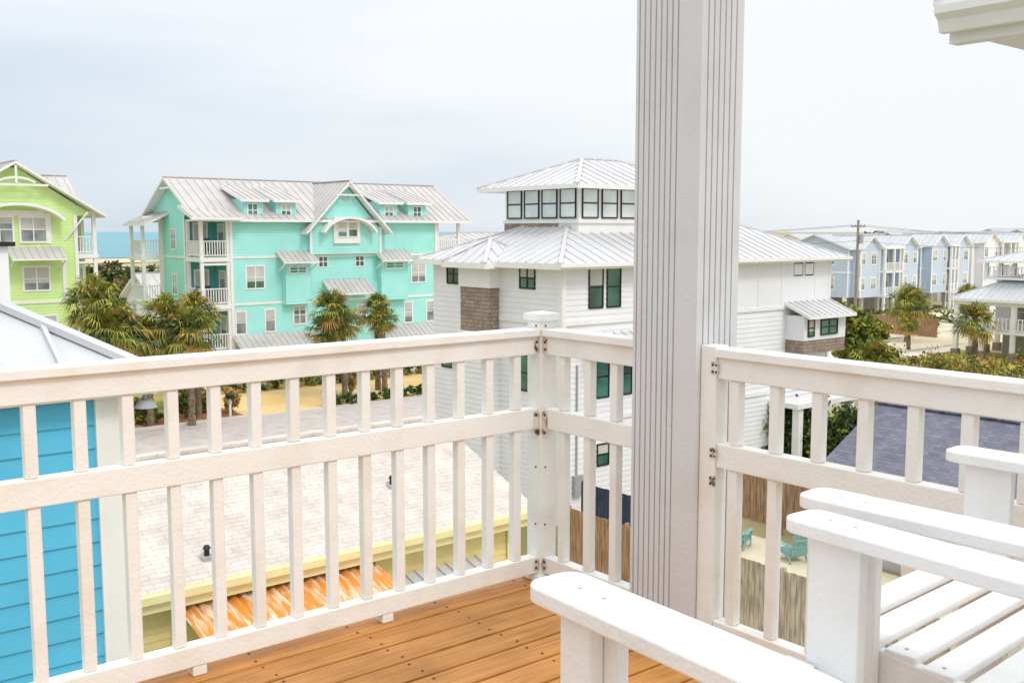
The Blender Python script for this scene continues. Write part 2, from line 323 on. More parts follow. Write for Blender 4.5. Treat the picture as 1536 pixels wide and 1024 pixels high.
# ------------------------------------------------------------------ teal beach building
def teal_building():
    root = empty('teal_beach_building', (-19.1, 63, 0))
    w = MB(); W, D = 19.7, 8.5; ze = 11.0; zr = 13.45
    w.box(1.9, 17.6, .02, D, 0, 11.0, 'teal'); w.box(.02, 1.95, 2.3, 6.2, 0, 11.0, 'teal')
    w.laps('F', 0, 1.9, 17.6, 0, 11.0, 'teal'); w.laps('L', 0, 2.3, 6.2, 0, 11.0, 'teal')
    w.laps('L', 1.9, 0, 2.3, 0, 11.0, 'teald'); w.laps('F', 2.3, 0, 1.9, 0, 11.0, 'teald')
    cut = lambda z: (D/2-(zr-.25-z)/(zr-.25-ze)*(D/2-.1), D/2+(zr-.25-z)/(zr-.25-ze)*(D/2-.1))
    w.laps('L', .03, 0, D, ze, zr-.3, 'teal', cut=cut)
    cg = lambda z: (10-(13.1-z)/3.1*2.75, 10+(13.1-z)/3.1*2.75)
    w.laps('F', -.35, 0, 0, 8.5, 10.3, 'teal', cut=lambda z: (7.3, 12.7)); w.laps('F', -.35, 0, 0, 10.3, 13.0, 'teal', cut=cg)
    w.box(7.3, 12.7, -.34, .1, 8.5, 10.3, 'teal')
    w.box(5.4, 7.2, -.5, 0, 5.3, 8.0, 'teal'); w.laps('F', -.51, 5.4, 7.2, 5.3, 8.0, 'teal'); w.laps('L', 5.4, -.5, 0, 5.3, 8.0, 'teal')
    w.box(12.6, 14.8, -.5, 0, 5.3, 8.0, 'teal'); w.laps('F', -.51, 12.6, 14.8, 5.3, 8.0, 'teal')
    for a0, a1 in ((2.9, 4.2), (5.1, 6.5), (12.9, 14.3), (15.2, 16.7)):
        w.box(a0, a1, .03, 2.2, 10.9, 12.05, 'teal'); w.laps('F', .02, a0, a1, 10.95, 12.05, 'teal')
    w.obj('walls', root)
    r = MB()
    r.gable(-.6, W+.6, -.6, D+.6, ze-.35+.1, zr, axis='x', sp=.55)
    r.gable(6.75, 13.25, -1.0, 4.2, 9.95, 13.35, axis='y', sp=.55)
    for a0, a1 in ((2.6, 4.5), (4.8, 6.8), (12.6, 14.6), (14.9, 17.0)):
        r.roof([(a0,-.35,12.0),(a1,-.35,12.0),(a1,2.9,12.95),(a0,2.9,12.95)], (0,1), sp=.45)
    r.awning(5.0, 7.5, 8.05, 8.75, 1.2); r.awning(12.3, 15.0, 8.05, 8.75, 1.2)
    r.awning(8.3, 11.7, 5.9, 6.8, 1.3); r.awning(1.9, 7.8, 2.45, 3.5, 1.8); r.awning(12.3, 17.2, 2.5, 3.5, 1.7)
    r.roof([(-1.6, 5.0, 10.5), (-1.6, 9.2, 10.5), (.1, 9.2, 11.3), (.1, 5.0, 11.3)], (1,0), sp=.5)
    r.roof([(-.9,-1.0,10.85),(2.4,-1.0,10.85),(2.4,1.2,11.6),(-.9,1.2,11.6)], (0,1), sp=.5)
    r.obj('roof', root)
    t = MB()
    for z in (5.35, 8.3):
        t.fb('F', 0, 1.9, 17.6, z, z+.16, .026, .06, 'trim'); t.fb('L', 0, 2.3, 6.2, z, z+.16, .026, .06, 'trim')
    for x in (1.98, 17.5): t.fb('F', 0, x-.09, x+.09, 0, 11, .026, .065, 'trim')
    for y in (2.4, 6.1): t.fb('L', 0, y-.09, y+.09, 0, 11, .026, .065, 'trim')
    for x in (7.35, 12.65): t.fb('F', -.35, x-.08, x+.08, 8.5, 10.3, .026, .06, 'trim')
    for (x0, x1, y0, y1) in ((0, 1.9, 0, 2.3), (17.6, W, 0, 2.4), (-1.4, 0, 6.2, 8.5)):
        for x, y in ((x0, y0), (x1, y0), (x0, y1)):
            cx = min(max(x, x0+.1), x1-.1); cy = min(max(y, y0+.1), y1-.1)
            t.box(cx-.1, cx+.1, cy-.1, cy+.1, 0, 10.75, 'trim')
        for z in (2.6, 5.45, 8.4):
            t.box(x0-.05, x1+.02, y0-.05, y1, z-.28, z, 'trim')
            t.railing((x0+.1, y0+.06), (x1-.1, y0+.06), z); t.railing((x0+.06, y0+.1), (x0+.06, y1), z)
            t.box(x0+.1, x1, y0+.02, y0+.14, z+2.45, z+2.6, 'trim')
        t.box(x0, x1, y0, y1, 10.62, 10.74, 'trim')
    for z in (5.45, 8.4):
        t.box(.6, 1.1, .8, 1.3, z+.35, z+.45, 'navy'); t.box(.6, 1.1, 1.25, 1.33, z+.45, z+1.15, 'navy')
    pr = None
    for j in range(17):
        an = math.pi*(.12+.76*j/16); p = (10-2.15*math.cos(an), -.75, 9.35+1.55*math.sin(an))
        if pr: t.beam(pr, p, .7, .14, 'trim', up=(0,0,1))
        pr = p
    t.box(9.0, 11.0, -.5, -.34, 9.2, 10.95, 'trim')
    t.beam((9.2,-.9,12.45), (10,-.9,13.05), .06, .1, 'trim'); t.beam((10.8,-.9,12.45), (10,-.9,13.05), .06, .1, 'trim')
    t.beam((9.0,-.9,12.4), (11.0,-.9,12.4), .06, .1, 'trim')
    for j in range(4): t.box(9.75, 10.25, -.40, -.37, 12.0+j*.09, 12.06+j*.09, 'grey')
    t.beam((-.5, 3.4, 12.75), (-.5, 5.1, 12.75), .08, .12, 'trim')
    t.obj('trim_and_porches', root)
    g = MB()
    for a in (3.5, 5.8, 13.6, 15.95): g.window('F', .02, a, 11.33, .6, .75, tw=.07, glass='glassd')
    g.window('F', 0, 3.55, 7.1, 1.15, 1.35, glass='glassd'); g.window('F', -.5, 6.3, 7.55, 1.1, .4, tw=.07, glass='glassd', bars=0)
    g.window('F', -.5, 13.7, 7.65, 1.3, .35, tw=.07, bars=0, glass='glassd')
    g.window('F', -.5, 9.62, 10.15, .62, .95, tw=.06, glass='glassd', mull=0); g.window('F', -.5, 10.42, 10.15, .62, .95, tw=.06, glass='glassd', mull=0)
    g.window('F', 0, 8.4, 8.0, .6, .65, tw=.08, glass='glassd')
    g.window('F', 0, 11.2, 8.0, .6, .65, tw=.08, glass='glassd'); g.window('F', 0, 16.0, 7.1, 1.1, 1.3)
    for a, z in ((2.5,4.25),(4.5,4.3),(15.1,4.3),(17.0,4.3),(11.3,4.3)): g.window('F', 0, a, z, .6, 1.35, mull=0)
    g.window('F', 0, 6.6, 4.55, .8, 1.1); g.window('F', 0, 9.3, 4.4, 1.1, 1.3, glass='glassd')
    g.window('L', 0, 4.3, 9.5, .7, 1.2); g.window('L', 0, 4.3, 6.6, .7, 1.2); g.window('L', 0, 4.3, 4.0, .7, 1.2)
    for z in (9.45, 6.5, 3.65): g.window('F', 2.3, .95, z, .8, 2.0, mull=0, bars=0); g.window('L', 1.9, 1.2, z, .8, 1.9, mull=0, bars=0)
    for a in (3.3, 6.2, 13.3, 16):
        g.fb('F', 0, a-1.2, a+1.2, .02, 2.2, .03, .06, 'trim')
        for j in range(4): g.fb('F', 0, a-1.1, a+1.1, .1+j*.52, .5+j*.52, .06, .075, 'trim')
    g.obj('windows', root)
teal_building()

# ------------------------------------------------------------------ green beach house
def green_house():
    root = empty('green_beach_house', (-24.2, 60, 0))
    w = MB(); x0 = -8.3; x1 = -1.1
    w.box(x0, x1, .02, 9, 0, 10.9, 'green'); w.box(x1, 0, 2.4, 9, 0, 10.9, 'green')
    w.laps('F', 0, x0, x1, 0, 10.9, 'green'); w.laps('F', 2.4, x1, 0, 0, 10.9, 'green'); w.laps('L', x0, 0, 9, 0, 10.9, 'green')
    cut = lambda z: (-4.35-(13.65-z)/2.75*4.2, -4.35+(13.65-z)/2.75*4.2)
    w.laps('F', 0, 0, 0, 10.9, 13.5, 'green', cut=lambda z: (max(cut(z)[0], x0), min(cut(z)[1], x1+.9)))
    w.obj('walls', root)
    r = MB(); r.gable(-9.1, .4, -.7, 9.5, 10.95, 13.85, axis='y', sp=.5)
    r.gable(-2.5, 1.0, 6.0, 12.0, 11.6, 13.6, axis='x', sp=.5)
    r.awning(-4.9, -2.0, 8.5, 9.15, 1.2); r.obj('roof', root)
    t = MB()
    for z in (3.0, 5.95): t.fb('F', 0, x0, x1, z, z+.16, .026, .06, 'trim')
    for x in (x1-.08, x0+.08): t.fb('F', 0, x-.1, x+.1, 0, 10.9, .026, .065, 'trim')
    t.fb('F', 0, -2.0, -1.8, 6.1, 8.6, .026, .06, 'trim')
    for x in (-.12,): t.box(x-.1, x+.1, 0, .2, 0, 11.2, 'trim')
    for z in (2.9, 5.85, 8.7):
        t.box(x1, .05, -.05, 2.4, z-.25, z, 'trim'); t.railing((x1, .06), (-.1, .06), z)
        t.box(x1, 0, .02, .14, z+2.3, z+2.42, 'trim')
    pr = None
    for j in range(17):
        an = math.pi*(.14+.72*j/16); p = (-4.35-2.6*math.cos(an), -.55, 10.0+1.5*math.sin(an))
        if pr: t.beam(pr, p, .8, .16, 'trim')
        pr = p
    t.box(-6.2, -5.9, -.06, -.02, 9.3, 11.0, 'trim'); t.box(-2.8, -2.5, -.06, -.02, 9.3, 11.0, 'trim'); t.box(-5.9, -2.8, -.06, -.03, 10.85, 11.15, 'trim')
    pr = None
    for j in range(9):
        an = math.pi*(.2+.6*j/8); p = (-4.35-1.2*math.cos(an), -.6, 12.3+.65*math.sin(an))
        if pr: t.beam(pr, p, .08, .12, 'trim')
        pr = p
    t.beam((-6.0, -.62, 12.55), (-2.7, -.62, 12.55), .08, .12, 'trim')
    t.beam((-4.35,-.62,12.55), (-4.35,-.62,13.6), .08, .12, 'trim')
    t.beam((-.6, -.5, 11.1), (-1.8, -.03, 9.5), .08, .08, 'trim')
    t.obj('trim_and_porch', root)
    g = MB()
    g.window('F', 0, -3.45, 10.1, 1.3, 1.3, proud=.09); g.window('F', 0, -5.2, 10.1, 1.3, 1.3, proud=.09)
    g.window('F', 0, -3.4, 7.35, 1.3, 1.25); g.window('F', 0, -5.9, 7.35, 1.3, 1.25); g.window('F', 0, -3.2, 4.75, 1.5, .9); g.window('F', 0, -6.2, 4.75, 1.2, .9)
    g.window('F', 2.4, -.55, 9.7, .7, 1.9, mull=0, bars=0); g.window('F', 2.4, -.55, 6.9, .7, 1.9, mull=0, bars=0)
    g.obj('windows', root)
green_house()

# ------------------------------------------------------------------ white house with lookout tower
def white_house():
    root = empty('white_tower_house', (1.65, 34, 0))
    W, D = 15.3, 7.45; ze = 8.95
    w = MB()
    w.box(.02, W, .02, D, 0, ze, 'white')
    w.laps('F', 0, 0, W, 0, ze-.1, 'white', ex=.19); w.laps('L', 0, 0, D, 0, ze-.1, 'white', ex=.19)
    w.box(-.48, 0, 3.3, 5.1, 0, 6.4, 'white'); w.laps('L', -.49, 3.3, 5.1, 0, 6.4, 'white', ex=.19); w.laps('F', 3.29, -.48, 0, 0, 6.4, 'white', ex=.19)
    w.box(-.46, 0, 3.34, 5.06, 6.4, 8.0, 'shake'); w.box(-.50, 0, 3.27, 5.13, 8.0, 8.75, 'white')
    w.fb('F', 0, 6.8, W, 7.0, ze-.1, .024, .05, 'white')
    for x in (7, 8.8, 10.4, 11.9, 14.2): w.fb('F', 0, x-.04, x+.04, 7.0, ze-.1, .05, .07, 'trim')
    w.fb('F', 0, 0, W, 6.85, 7.0, .03, .075, 'trim'); w.fb('L', 0, 0, 3.3, 6.85, 7.0, .03, .06, 'trim')
    w.fb('F', 0, 0, W, 3.45, 3.6, .03, .075, 'trim'); w.fb('L', 0, 0, 3.3, 3.45, 3.6, .03, .06, 'trim')
    w.fb('F', 0, -.03, .14, 0, ze-.1, .02, .07, 'trim'); w.fb('F', 0, W-.14, W, 0, ze-.1, .02, .07, 'trim'); w.fb('L', 0, -.07, .14, 0, ze-.1, .02, .05, 'trim')
    w.fb('F', 0, 4.2, 4.36, 0, ze-.1, .03, .075, 'trim')
    w.box(12.3, 15.2, -.9, 0, 5.6, 6.6, 'white'); w.box(12.3, 15.2, -.88, 0, 5.05, 5.6, 'shake')
    w.fb('F', 0, 11.6, 15.0, .05, 2.9, .03, .05, 'grey'); w.box(11.4, 11.7, -1.4, -1.1, 0, 3.0, 'trim'); w.box(15.0, 15.3, -1.4, -1.1, 0, 3.0, 'trim'); w.box(13.2, 13.5, -1.4, -1.1, 0, 3.0, 'trim')
    w.box(11.2, 15.5, -1.5, -.08, 3.0, 3.2, 'trim'); w.box(11.3, 11.8, -1.5, -1.0, 0, .9, 'shake'); w.box(14.9, 15.4, -1.5, -1.0, 0, .9, 'shake')
    w.box(2.5, 8.6, 1.9, 6.1, 9, 11.75, 'trim'); w.box(2.46, 2.56, 3.0, 6.12, 9.9, 10.30, 'shake')
    w.box(2.42, 8.65, 1.82, 6.15, 10.30, 10.42, 'trim')
    w.obj('walls', root)
    r = MB()
    r.hip(-.55, W+.55, -.55, D+.55, ze, 10.68, k='roofw', sp=.5, th=.2)
    r.hip(-1.0, 1.6, 2.9, 5.5, ze-.05, 9.75, k='roofw', sp=.5, th=.2)
    r.hip(1.7, 9.4, 1.1, 6.9, 11.66, 12.78, k='roofw', sp=.5, th=.16)
    r.roof([(12.1,-1.3,6.62),(15.4,-1.3,6.62),(15.4,0,7.15),(12.1,0,7.15)], (0,1), k='roofw', th=.12, sp=.4)
    r.roof([(1.0,-1.0,6.1),(5.0,-1.0,6.1),(5.0,0,6.5),(1.0,0,6.5)], (0,1), k='roofw', th=.08, sp=.4)
    r.box(-.62, W+.62, -.68, -.56, ze-.12, ze+.0, 'trim')
    r.obj('roof', root)
    g = MB(); kw = dict(frame='black', glass='glassd', tw=.05)
    g.window('F', 0, 1.55, 8.1, .6, 1.35, mull=0, **kw); g.window('F', 0, 2.4, 8.1, .6, 1.35, mull=0, **kw)
    g.window('F', 0, 1.9, 5.0, .55, 1.4, mull=0, **kw); g.window('F', 0, 3.0, 5.0, .6, 1.4, mull=0, **kw)
    g.window('F', 0, 1.95, 2.25, .5, .7, mull=0, **kw)
    g.window('F', 0, 13.0, 8.45, .55, .45, mull=0, bars=0, **kw); g.window('F', 0, 13.75, 8.45, .55, .45, mull=0, bars=0, **kw)
    g.window('F', -.9, 12.75, 6.1, .35, .6, mull=0, **kw); g.window('F', -.9, 14.0, 6.1, 1.1, .55, mull=1, **kw)
    g.window('F', 0, 8.0, 5, .8, 1.3, **kw)
    g.window('L', 0, 1.75, 8.4, .75, .65, mull=1, **kw); g.window('L', 0, 6.1, 8.4, .75, .65, mull=1, **kw)
    g.window('L', 0, 6.2, 5.1, 1.3, .5, mull=1, **kw); g.window('L', 0, 2.0, 5.1, .6, 1.2, mull=0, **kw)
    for j in range(4): g.window('L', 2.5, 2.45+j*1.02, 11.02, .78, 1.0, mull=0, frame='black', glass='glasst', tw=.045)
    for j in range(6): g.window('F', 1.9, 3.05+j*.98, 11.02, .72, 1.0, mull=0, frame='black', glass='glasst', tw=.045)
    g.fb('F', 0, .5, .9, 1.0, 1.7, .03, .18, 'meter'); g.fb('F', 0, .65, .7, 1.7, 5.5, .03, .08, 'meter'); g.fb('F', 0, 3.6, 3.8, 3.9, 4.05, .03, .12, 'black')
    g.obj('windows', root)
white_house()

# ------------------------------------------------------------------ near blue house (left)
def blue_house():
    root = empty('blue_lap_house', (-2.8, 8.0, 0))
    w = MB(); o = .15
    w.box(-6, -o, o+.01, 6, 0, 8.72, 'blue'); w.laps('F', o, -6, -o-.26, 0, 8.70, 'blue', ex=.185, lip=.02)
    w.box(-o-.26, -o, o-.035, o, 0, 8.72, 'trim'); w.box(-o-.30, -o-.26, o-.05, o, 0, 8.72, 'trim')
    w.obj('walls', root)
    r = MB(); r.hip(-6.2, 0, 0, 6.2, 8.89, 8.89+3.1*.57, k='roofm2', sp=.45, th=.16)
    r.box(-6.2, 0, -.09, 0, 8.78, 8.90, 'trim'); r.obj('roof', root)
    c = MB(); c.box(-1.7, -.62, 1.8, 2.6, 9, 9.87, 'trim'); c.box(-1.75, -.57, 1.75, 2.65, 9.87, 9.91, 'black')
    c.obj('chimney', root)
    l = MB(); l.cyl((-.08,.05,8.62), (-.08,.05,8.68), .09, .05, 'meter', 14); l.cyl((-.08,.05,8.68), (-.08,.05,8.76), .015, .015, 'meter'); l.obj('eave_lamp', root)
blue_house()

# ------------------------------------------------------------------ yellow house with pale shingle roof
def yellow_house():
    root = empty('yellow_shingle_house', (.54, 21.15, 0))
    s = MB()
    ym, yb = 3.8, 7.6
    s.roof([(-14,0,4.2),(0,0,4.2),(0,ym,5.6),(-14,ym,5.6)], (0,1), k='shingle', kt='cream', th=.18, rib=False)
    s.roof([(-14,yb,4.2),(0,yb,4.2),(0,ym,5.6),(-14,ym,5.6)], (0,-1), k='shingle', kt='cream', th=.18, rib=False)
    s.box(-14, .0, ym-.12, ym+.12, 5.57, 5.64, 'shingle')
    s.box(-14, 0, -.12, 0, 4.05, 4.18, 'cream'); s.box(-14, 0, 0.005, .06, 3.86, 4.02, 'cream')
    s.obj('roof', root)
    w = MB(); w.box(-13.6, -.3, .47, 7.2, 0, 4.05, 'yellow'); w.laps('F', .45, -13.6, -.3, 0, 4.05, 'yellow', ex=.14)
    w.fb('F', .45, -.5, -.3, 0, 4.05, .03, .06, 'cream')
    w.fb('F', .45, -13.6, -.5, 3.75, 4.05, .03, .05, 'cream')
    w.obj('walls', root)
    t = MB()
    n = 84; x0, x1 = -7.7, -3.9
    for j in range(n):
        a = x0+(x1-x0)*j/n; b = x0+(x1-x0)*(j+1)/n; ha = .035*math.sin(j*math.pi/2); hb = .035*math.sin((j+1)*math.pi/2)
        t.poly([(a,-1.1,3.48+ha),(b,-1.1,3.48+hb),(b,.4,3.84+hb),(a,.4,3.84+ha)], 'rustroof')
    for x in (x0+.1, (x0+x1)/2, x1-.1): t.box(x-.05, x+.05, -.95, -.85, 0, 3.4, 'fence')
    t.beam((x0,-.9,3.4), (x1,-.9,3.4), .06, .1, 'fence')
    t.obj('rusty_awning', root)
    v = MB(); v.roof([(-3.3,-1.1,2.85),(-1.2,-1.1,2.85),(-1.2,.42,3.3),(-3.3,.42,3.3)], (0,1), k='roofw', sp=.25)
    v.box(-3.2, -3.1, -1.0, -.9, 0, 2.7, 'trim'); v.box(-1.4, -1.3, -1.0, -.9, 0, 2.7, 'trim'); v.obj('white_awning', root)
    p = MB()
    for x, y in ((-2.6, 1.6), (-4.3, 2.9), (-7.0, .6)):
        z = 4.2+1.4*y/3.8; p.cyl((x,y,z-.05), (x,y,z+.16), .05, .05, 'black'); p.cyl((x,y,z+.14), (x,y,z+.2), .075, .04, 'black'); p.box(x-.13, x+.13, y-.13, y+.13, z-.08, z+.02, 'meter')
    p.obj('roof_vents', root)
    e = MB(); e.box(-8.9, -8.6, .25, .42, 2.9, 3.4, 'meter'); e.cyl((-8.75,.25,3.15), (-8.75,.18,3.15), .1, .1, 'meter', 12)
    e.cyl((-8.75,.33,3.4), (-8.75,.33,4.0), .03, .03, 'meter'); e.cyl((-8.75,.33,0), (-8.75,.33,2.9), .03, .03, 'meter')
    e.box(-8.4, -8.1, .25, .42, 2.4, 3.0, 'meter'); e.window('F', .45, -9.9, 2.9, .7, 1.1)
    e.window('F', .45, -2, 1.5, .8, 1.2)
    e.obj('electric_meter_and_windows', root)
yellow_house()

# ------------------------------------------------------------------ grey roofed garage on the right
def slate_garage():
    root = empty('slate_roof_garage', (11.9, 32.8, 0))
    s = MB()
    s.roof([(-3,0,3.0),(-3,-14,3.0),(0,-14,4.5),(0,0,4.5)], (1,0), k='slate', th=.18, rib=False)
    s.roof([(3,0,3.0),(3,-14,3.0),(0,-14,4.5),(0,0,4.5)], (-1,0), k='slate', th=.18, rib=False)
    s.beam((0,0,4.51), (0,-14,4.51), .3, .05, 'slate')
    s.obj('roof', root)
    w = MB(); w.box(-2.6, 2.6, -13.7, -.3, 0, 2.95, 'grey'); w.poly([(-2.6,-.3,2.95),(2.6,-.3,2.95),(0,-.3,4.25)], 'grey')
    for y in (-2.5, -5, -8): w.window('L', -2.6, y, 1.7, .9, 1.1)
    w.obj('walls', root)
slate_garage()
def second_slate():
    root = empty('slate_roof_house', (19.5, 37.5, 0))
    s = MB(); s.gable(-3, 3, -9, 0, 3.1, 4.9, axis='y', k='slate', th=.2, rib=False); s.obj('roof', root)
    w = MB(); w.box(-2.6, 2.6, -8.6, -.4, 0, 3.0, 'white'); w.poly([(-2.6,-.4,3.0),(2.6,-.4,3.0),(0,-.4,4.6)], 'white'); w.poly([(-2.6,-8.6,3.0),(2.6,-8.6,3.0),(0,-8.6,4.6)], 'white')
    w.window('L', -2.6, -3, 1.8, 1, 1.2); w.window('F', -8.6, 0, 1.8, 1, 1.2); w.obj('walls', root)
second_slate()

# ------------------------------------------------------------------ generic houses
def simple_house(name, loc, w, d, ze, zr, wall, roof='roofm2', nw=3, ns=2, z0=0, hip=False, cross=(), rot=TH, porch=True, lapd=True, glass='glass'):
    root = empty(name, loc, rot); a = MB()
    a.box(.02, w, .02, d, z0, ze, wall)
    if lapd: a.laps('F', 0, 0, w, z0, ze, wall, ex=.3); a.laps('L', 0, 0, d, z0, ze, wall, ex=.3)
    if z0 > 0:
        n = max(2, int(w/3))
        for j in range(n+1):
            for y in (.3, d/2, d-.3): a.box(w*j/n-.18, w*j/n+.18, y-.18, y+.18, 0, z0, 'trim')
        a.box(.5, w-.5, d*.5, d-.5, 0, z0, 'conc')
    if not hip:
        a.poly([(0,0,ze),(0,d,ze),(0,d/2,zr-.2)], wall); a.poly([(w,0,ze),(w,d,ze),(w,d/2,zr-.2)], wall)
    for c, hw in cross: a.box(c-hw+.3, c+hw-.3, -1.2, 0, z0, ze, wall); a.poly([(c-hw+.3,-1.2,ze),(c+hw-.3,-1.2,ze),(c,-1.2,zr-.45)], wall)
    a.obj('walls', root)
    r = MB()
    if hip: r.hip(-.5, w+.5, -.5, d+.5, ze, zr, k=roof, sp=.8)
    else: r.gable(-.5, w+.5, -.5, d+.5, ze-.1, zr, axis='x', k=roof, sp=.8)
    for c, hw in cross: r.gable(c-hw, c+hw, -1.7, d/2, ze-.1, zr-.15, axis='y', k=roof, sp=.8)
    r.obj('roof', root)
    g = MB(); H = (ze-z0)/ns
    for i in range(ns):
        z = z0+H*(i+.55)
        for j in range(nw):
            u = w*(j+.5)/nw; inc = any(abs(u-c) < hw for c, hw in cross)
            g.window('F', -1.2 if inc else 0, u, z, 1.0, 1.3, tw=.13, glass=glass)
        for j in range(2): g.window('L', 0, d*(j+.5)/2, z, .9, 1.3, tw=.13, glass=glass)
        if i: g.fb('F', 0, 0, w, z0+H*i-.1, z0+H*i+.1, .02, .06, 'trim'); g.fb('L', 0, 0, d, z0+H*i-.1, z0+H*i+.1, .02, .06, 'trim')
    for u in (0, w): g.fb('F', 0, u-.12, u+.12, z0, ze, .02, .08, 'trim')
    for c, hw in cross:
        for u in (c-hw+.3, c+hw-.3): g.fb('F', -1.2, u-.12, u+.12, z0, ze, .0, .08, 'trim')
    if porch:
        edges = sorted([c+sg*(hw-.3) for c, hw in cross for sg in (-1, 1)])
        segs = [(edges[i], edges[i+1]) for i in range(1, len(edges)-1, 2)] if len(edges) >= 4 else ([(0, w)] if not cross else [])
        for s0, s1 in segs:
            for i in range(ns):
                z = z0+H*i; g.box(s0+.05, s1-.05, -1.9, -.03, z-.1, z+.1, 'trim'); g.railing((s0+.1,-1.85), (s1-.1,-1.85), z+.1, sp=.35, w=.1)
            for u in (s0+.2, (s0+s1)/2, s1-.2): g.box(u-.13, u+.13, -1.9, -1.64, 0, ze, 'trim')
            g.box(s0, s1, -2.0, -.03, ze-.2, ze, 'trim')
    g.obj('windows_and_porch', root)
    return root
simple_house('blue_townhouse_row', (39.6, 121, 0), 14, 9, 8.1, 9.7, 'tblue', nw=6, ns=2, z0=2.2, cross=((2.8, 2.3), (11.2, 2.3)))
simple_house('blue_townhouse_row', (52.1, 131, 0), 10.5, 9, 8.3, 9.9, 'tblue', nw=4, ns=2, z0=2.2, cross=((2.4, 2.1), (8.1, 2.1)))
simple_house('white_townhouse', (64, 143, 0), 16, 9, 8.6, 10.0, 'white', nw=5, ns=2, z0=2.2, cross=((3, 2.3), (12, 2.3)))
simple_house('white_beach_house', (76, 158, 0), 12, 9, 8.4, 10.0, 'white', nw=4, ns=3, hip=True)
simple_house('blue_beach_house', (92, 178, 0), 12, 9, 8.9, 10.4, 'tblue', nw=4, ns=2, z0=2, cross=((6,3),))
simple_house('white_beach_house', (100, 205, 0), 16, 10, 9, 10.6, 'white', nw=5, ns=3)
simple_house('grey_beach_house', (78, 205, 0), 14, 9, 8.6, 10.2, 'grey', nw=4, ns=3)
simple_house('white_beach_house', (55, 190, 0), 14, 9, 8.0, 9.6, 'white', nw=4, ns=3)
simple_house('grey_cottage', (-28.5, 82, 0), 8, 7, 4.6, 6.6, 'white', roof='roofm', nw=3, ns=2)
simple_house('white_beach_house', (-5.5, 88, 0), 12, 8, 8.6, 9.9, 'white', roof='roofm', nw=4, ns=3, hip=True)
simple_house('white_beach_house', (6, 100, 0), 12, 8, 8.2, 9.8, 'white', roof='roofm', nw=4, ns=3)

# pavilion building on the right: stacked hip roofs carried by white posts
def pavilion():
    root = empty('white_pavilion', (37.6, 79.5, 0))
    m = MB(); m.box(3.4, 9, -3.2, 1.6, 2.3, 6.4, 'white'); m.box(4, 9, -2.6, 1.2, 0, 2.2, 'grey'); m.laps('F', -3.2, 3.4, 9, 2.3, 6.4, 'white', ex=.3); m.laps('L', 3.4, -3.2, 1.6, 2.3, 6.4, 'white', ex=.3)
    m.window('L', 3.4, -.8, 3.6, 1.2, 1.8, mull=1); m.window('F', -3.2, 5.5, 3.6, 1.2, 1.8); m.obj('walls', root)
    r = MB(); r.hip(-.8, 7.2, -4.6, 3.4, 4.75, 6.6, k='roofm2', sp=.5, th=.2); r.hip(1.0, 9.4, -5.2, 2.3, 7.7, 8.7, k='roofm2', sp=.6, th=.16); r.obj('roof', root)
    t = MB()
    for x in (-.3, 2.2, 4.6, 6.7):
        for y in (-4.1, -1.6, .8, 2.9):
            if x in (-.3, 6.7) or y in (-4.1, 2.9):
                t.box(x-.16, x+.16, y-.16, y+.16, 0, 4.6, 'trim'); t.box(x-.28, x+.28, y-.28, y+.28, 0, .7, 'shake')
    t.box(-.45, 6.85, -4.25, -4.0, 4.25, 4.6, 'trim'); t.box(-.45, -.2, -4.0, 3.0, 4.25, 4.6, 'trim')
    t.railing((-.3,-4.1), (-.3,2.9), 2.3, h=1.0, sp=.3, w=.08); t.box(-.5, 6.9, -4.3, 3.1, 2.1, 2.3, 'trim')
    t.railing((-.3,-4.1), (6.7,-4.1), 2.3, h=1.0, sp=.3, w=.08)
    t.box(1.6, 9, -4.6, 1.8, 6.2, 6.4, 'trim'); t.railing((1.7,-4.5), (1.7,1.7), 6.4, h=.8, sp=.3, w=.08); t.railing((1.7,-4.5), (9,-4.5), 6.4, h=.8, sp=.3, w=.08)
    for x in (1.8, 4.2, 6.6, 8.9):
        for y in (-4.5, -1.4, 1.7): t.box(x-.13, x+.13, y-.13, y+.13, 6.4, 7.65, 'trim')
    for j in range(4):
        x = .5+j*1.4; t.box(x, x+.55, -3, -2.45, .35, .45, 'red'); t.box(x, x+.55, -2.5, -2.42, .45, 1.1, 'red')
        for u in (x, x+.5):
            for v in (-3, -2.5): t.box(u, u+.05, v, v+.05, 0, .35, 'red')
    t.obj('porch', root)
pavilion()

# own building's roof corner at top right
def eave():
    root = empty('white_porch_wing', (2.235, 5.5, 0))
    m = MB(); m.box(.04, 3, -6, -.02, 11.04, 11.07, 'trim'); m.box(.06, 3.2, -3.6, -.06, 11.07, 11.16, 'trim')
    m.box(.07, .16, -6, -.02, 10.98, 11.04, 'trim')
    prof = [(0,11.03),(-.02,11.09),(-.06,11.12),(-.06,11.16),(.05,11.16),(.05,11.03)]
    n = len(prof); i = len(m.v)
    for y in (-6, 0):
        for a, z in prof: m.v.append((a, y, z))
    k = m.mi('trim')
    for j in range(n): m.f.append((i+j, i+(j+1)%n, i+n+(j+1)%n, i+n+j)); m.m.append(k)
    m.f.append(tuple(range(i, i+n))); m.m.append(k); m.f.append(tuple(range(i+n, i+2*n))); m.m.append(k)
    m.roof([(.0,-6,11.20),(.0,.04,11.20),(3,.04,12.5),(3,-6,12.5)], (1,0), k='slate', th=.03, rib=False)
    m.obj('eave_and_gutter', root)
    w = MB(); w.box(.5, 3, -6, -.62, 0, 11.04, 'white'); w.laps('L', .5, -6, -.62, 0, 11.0, 'white'); w.obj('walls', root)
    d = MB(); d.beam((.42,-.56,11.0), (.42,-.56,6), .06, .08, 'trim'); d.obj('downspout', root)
eave()

